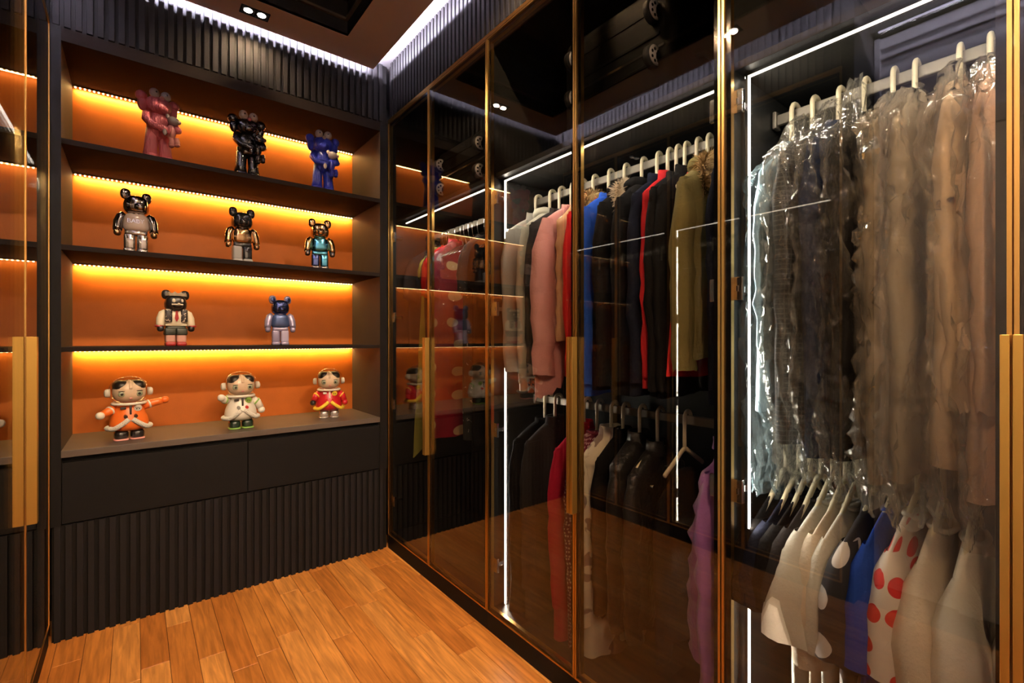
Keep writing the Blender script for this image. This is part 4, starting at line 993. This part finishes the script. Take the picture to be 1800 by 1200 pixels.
for k, y in enumerate((2.27, 2.235, 2.19, 2.15, 2.10, 1.90)):
    hanger(y, RAILX, RZ1, math.radians(-6 + k), 'empty thin wire hanger on the rail above the red dresses', 'empty wire hangers above the red dresses', wire=True)
# --- left-hand wardrobes: a few dark clothes, only seen dimly and mirrored
for k, y in enumerate((2.56, 2.44, 2.33, 1.98, 1.88)):
    garment('coat', 'coat', 'dark coat hanging in the glass wardrobe at the left edge', y, 'U', (G_BLACK, G_CHAR, G_NAVY)[k % 3], .85, .205, .026, .6, (.046, .036), 4-2*k, 'lapel',
            'cream hanger of a dark coat in the left-edge wardrobe', x=LX-.30, group='dark coats in the left-edge wardrobe', hgroup='cream hangers in the left-edge wardrobe', side=-1)
for k, y in enumerate((1.60, 1.52, 1.43, 1.10, 1.00, .93)):
    garment('coat', 'coat', 'dark coat hanging in the left wardrobe seen mirrored', y, 'U', (G_CHAR, G_BLACK, G_NAVY)[k % 3], .85, .205, .026, .6, (.046, .036), 3-2*k, 'stand',
            'cream hanger of a dark coat in the mirrored wardrobe', x=LX-.30, group='dark coats in the mirrored wardrobe', hgroup='cream hangers in the mirrored wardrobe', side=-1)

# ------------------------------------------------------------------ suitcases in the upper compartments
def suitcase(label, loc, size, mat, wheel_end=-1):
    """lies on its side; the wheel end faces the doors (-x)"""
    lx, ly, lz = size
    t = thing('suitcase', label, 'suitcase', loc)
    sh = box(B(), 0, lx, -ly/2, ly/2, 0.006, lz, bev=.035, seg=4)
    obj('shell', sh, mat, t, True)
    for k in range(7):
        yk = -ly/2 + ly*(k+1)/8
        obj('rib', box(B(), .03, lx-.03, yk-.008, yk+.008, lz-.004, lz+.004, bev=.002), mat, t)
    for k in range(4):
        zk = lz*(k+1)/5
        obj('end_rib', box(B(), -.003, .004, -ly/2+.045, ly/2-.045, zk-.006, zk+.006, bev=.002), mat, t)
    obj('zip', box(B(), -.002, .002, -ly/2+.03, ly/2-.03, lz*.5-.004, lz*.5+.004), M_CHROME, t)
    for sy in (-1, 1):
        for zz in ((.085, lz-.085) if lz < .4 else (.178, .322)):
            W_ = B(); cyl(W_, (-.014, sy*(ly/2-.065)-.010, zz), (-.014, sy*(ly/2-.065)+.010, zz), .036, n=24)
            w_ = obj('wheel', W_, pm('black_rubber', (.02, .02, .02), .6), t, True)
            dk = B(); lathe(dk, [(.004, 0), (.030, 0), (.032, .003), (.004, .003)], n=24)
            for v in dk.verts: v.co = Vector((v.co.x, -v.co.z, v.co.y)) + Vector((-.014, sy*(ly/2-.065)-.0105, zz))
            obj('wheel_disc', dk, pm('white_wheel', (.8, .8, .8), .5), w_, True)
            for q in range(7):
                a = 2*PI*q/7; hb = B(); yy = sy*(ly/2-.065)-.0135
                cyl(hb, (-.014+.019*math.cos(a), yy, zz+.019*math.sin(a)), (-.014+.019*math.cos(a), yy-.001, zz+.019*math.sin(a)), .0052, n=8)
                obj('wheel_hole', hb, M_BORDER, w_)
            obj('wheel_fork', box(B(), -.012, .004, sy*(ly/2-.065)-.016, sy*(ly/2-.065)+.016, zz-.012, zz+.012, bev=.004), M_BLACK, t)
    obj('carry_handle', tube(B(), [(lx*.35, -ly/2+.004, lz*.5), (lx*.38, -ly/2-.022, lz*.5), (lx*.62, -ly/2-.022, lz*.5), (lx*.65, -ly/2+.004, lz*.5)], .009, 10), M_BLACK, t, True)
    return t
suitcase('black suitcase with white wheels facing out, above the jackets', (1.30, 1.08, SHZ+.0265), (.40, .48, .42), pm('black_shell', (.0015, .0015, .0015), .6, spec=.08))
suitcase('grey ribbed suitcase stored above the red dresses', (1.30, 2.06, SHZ+.0265), (.40, .50, .30), pm('grey_shell', (.012, .012, .012), .6, spec=.1))
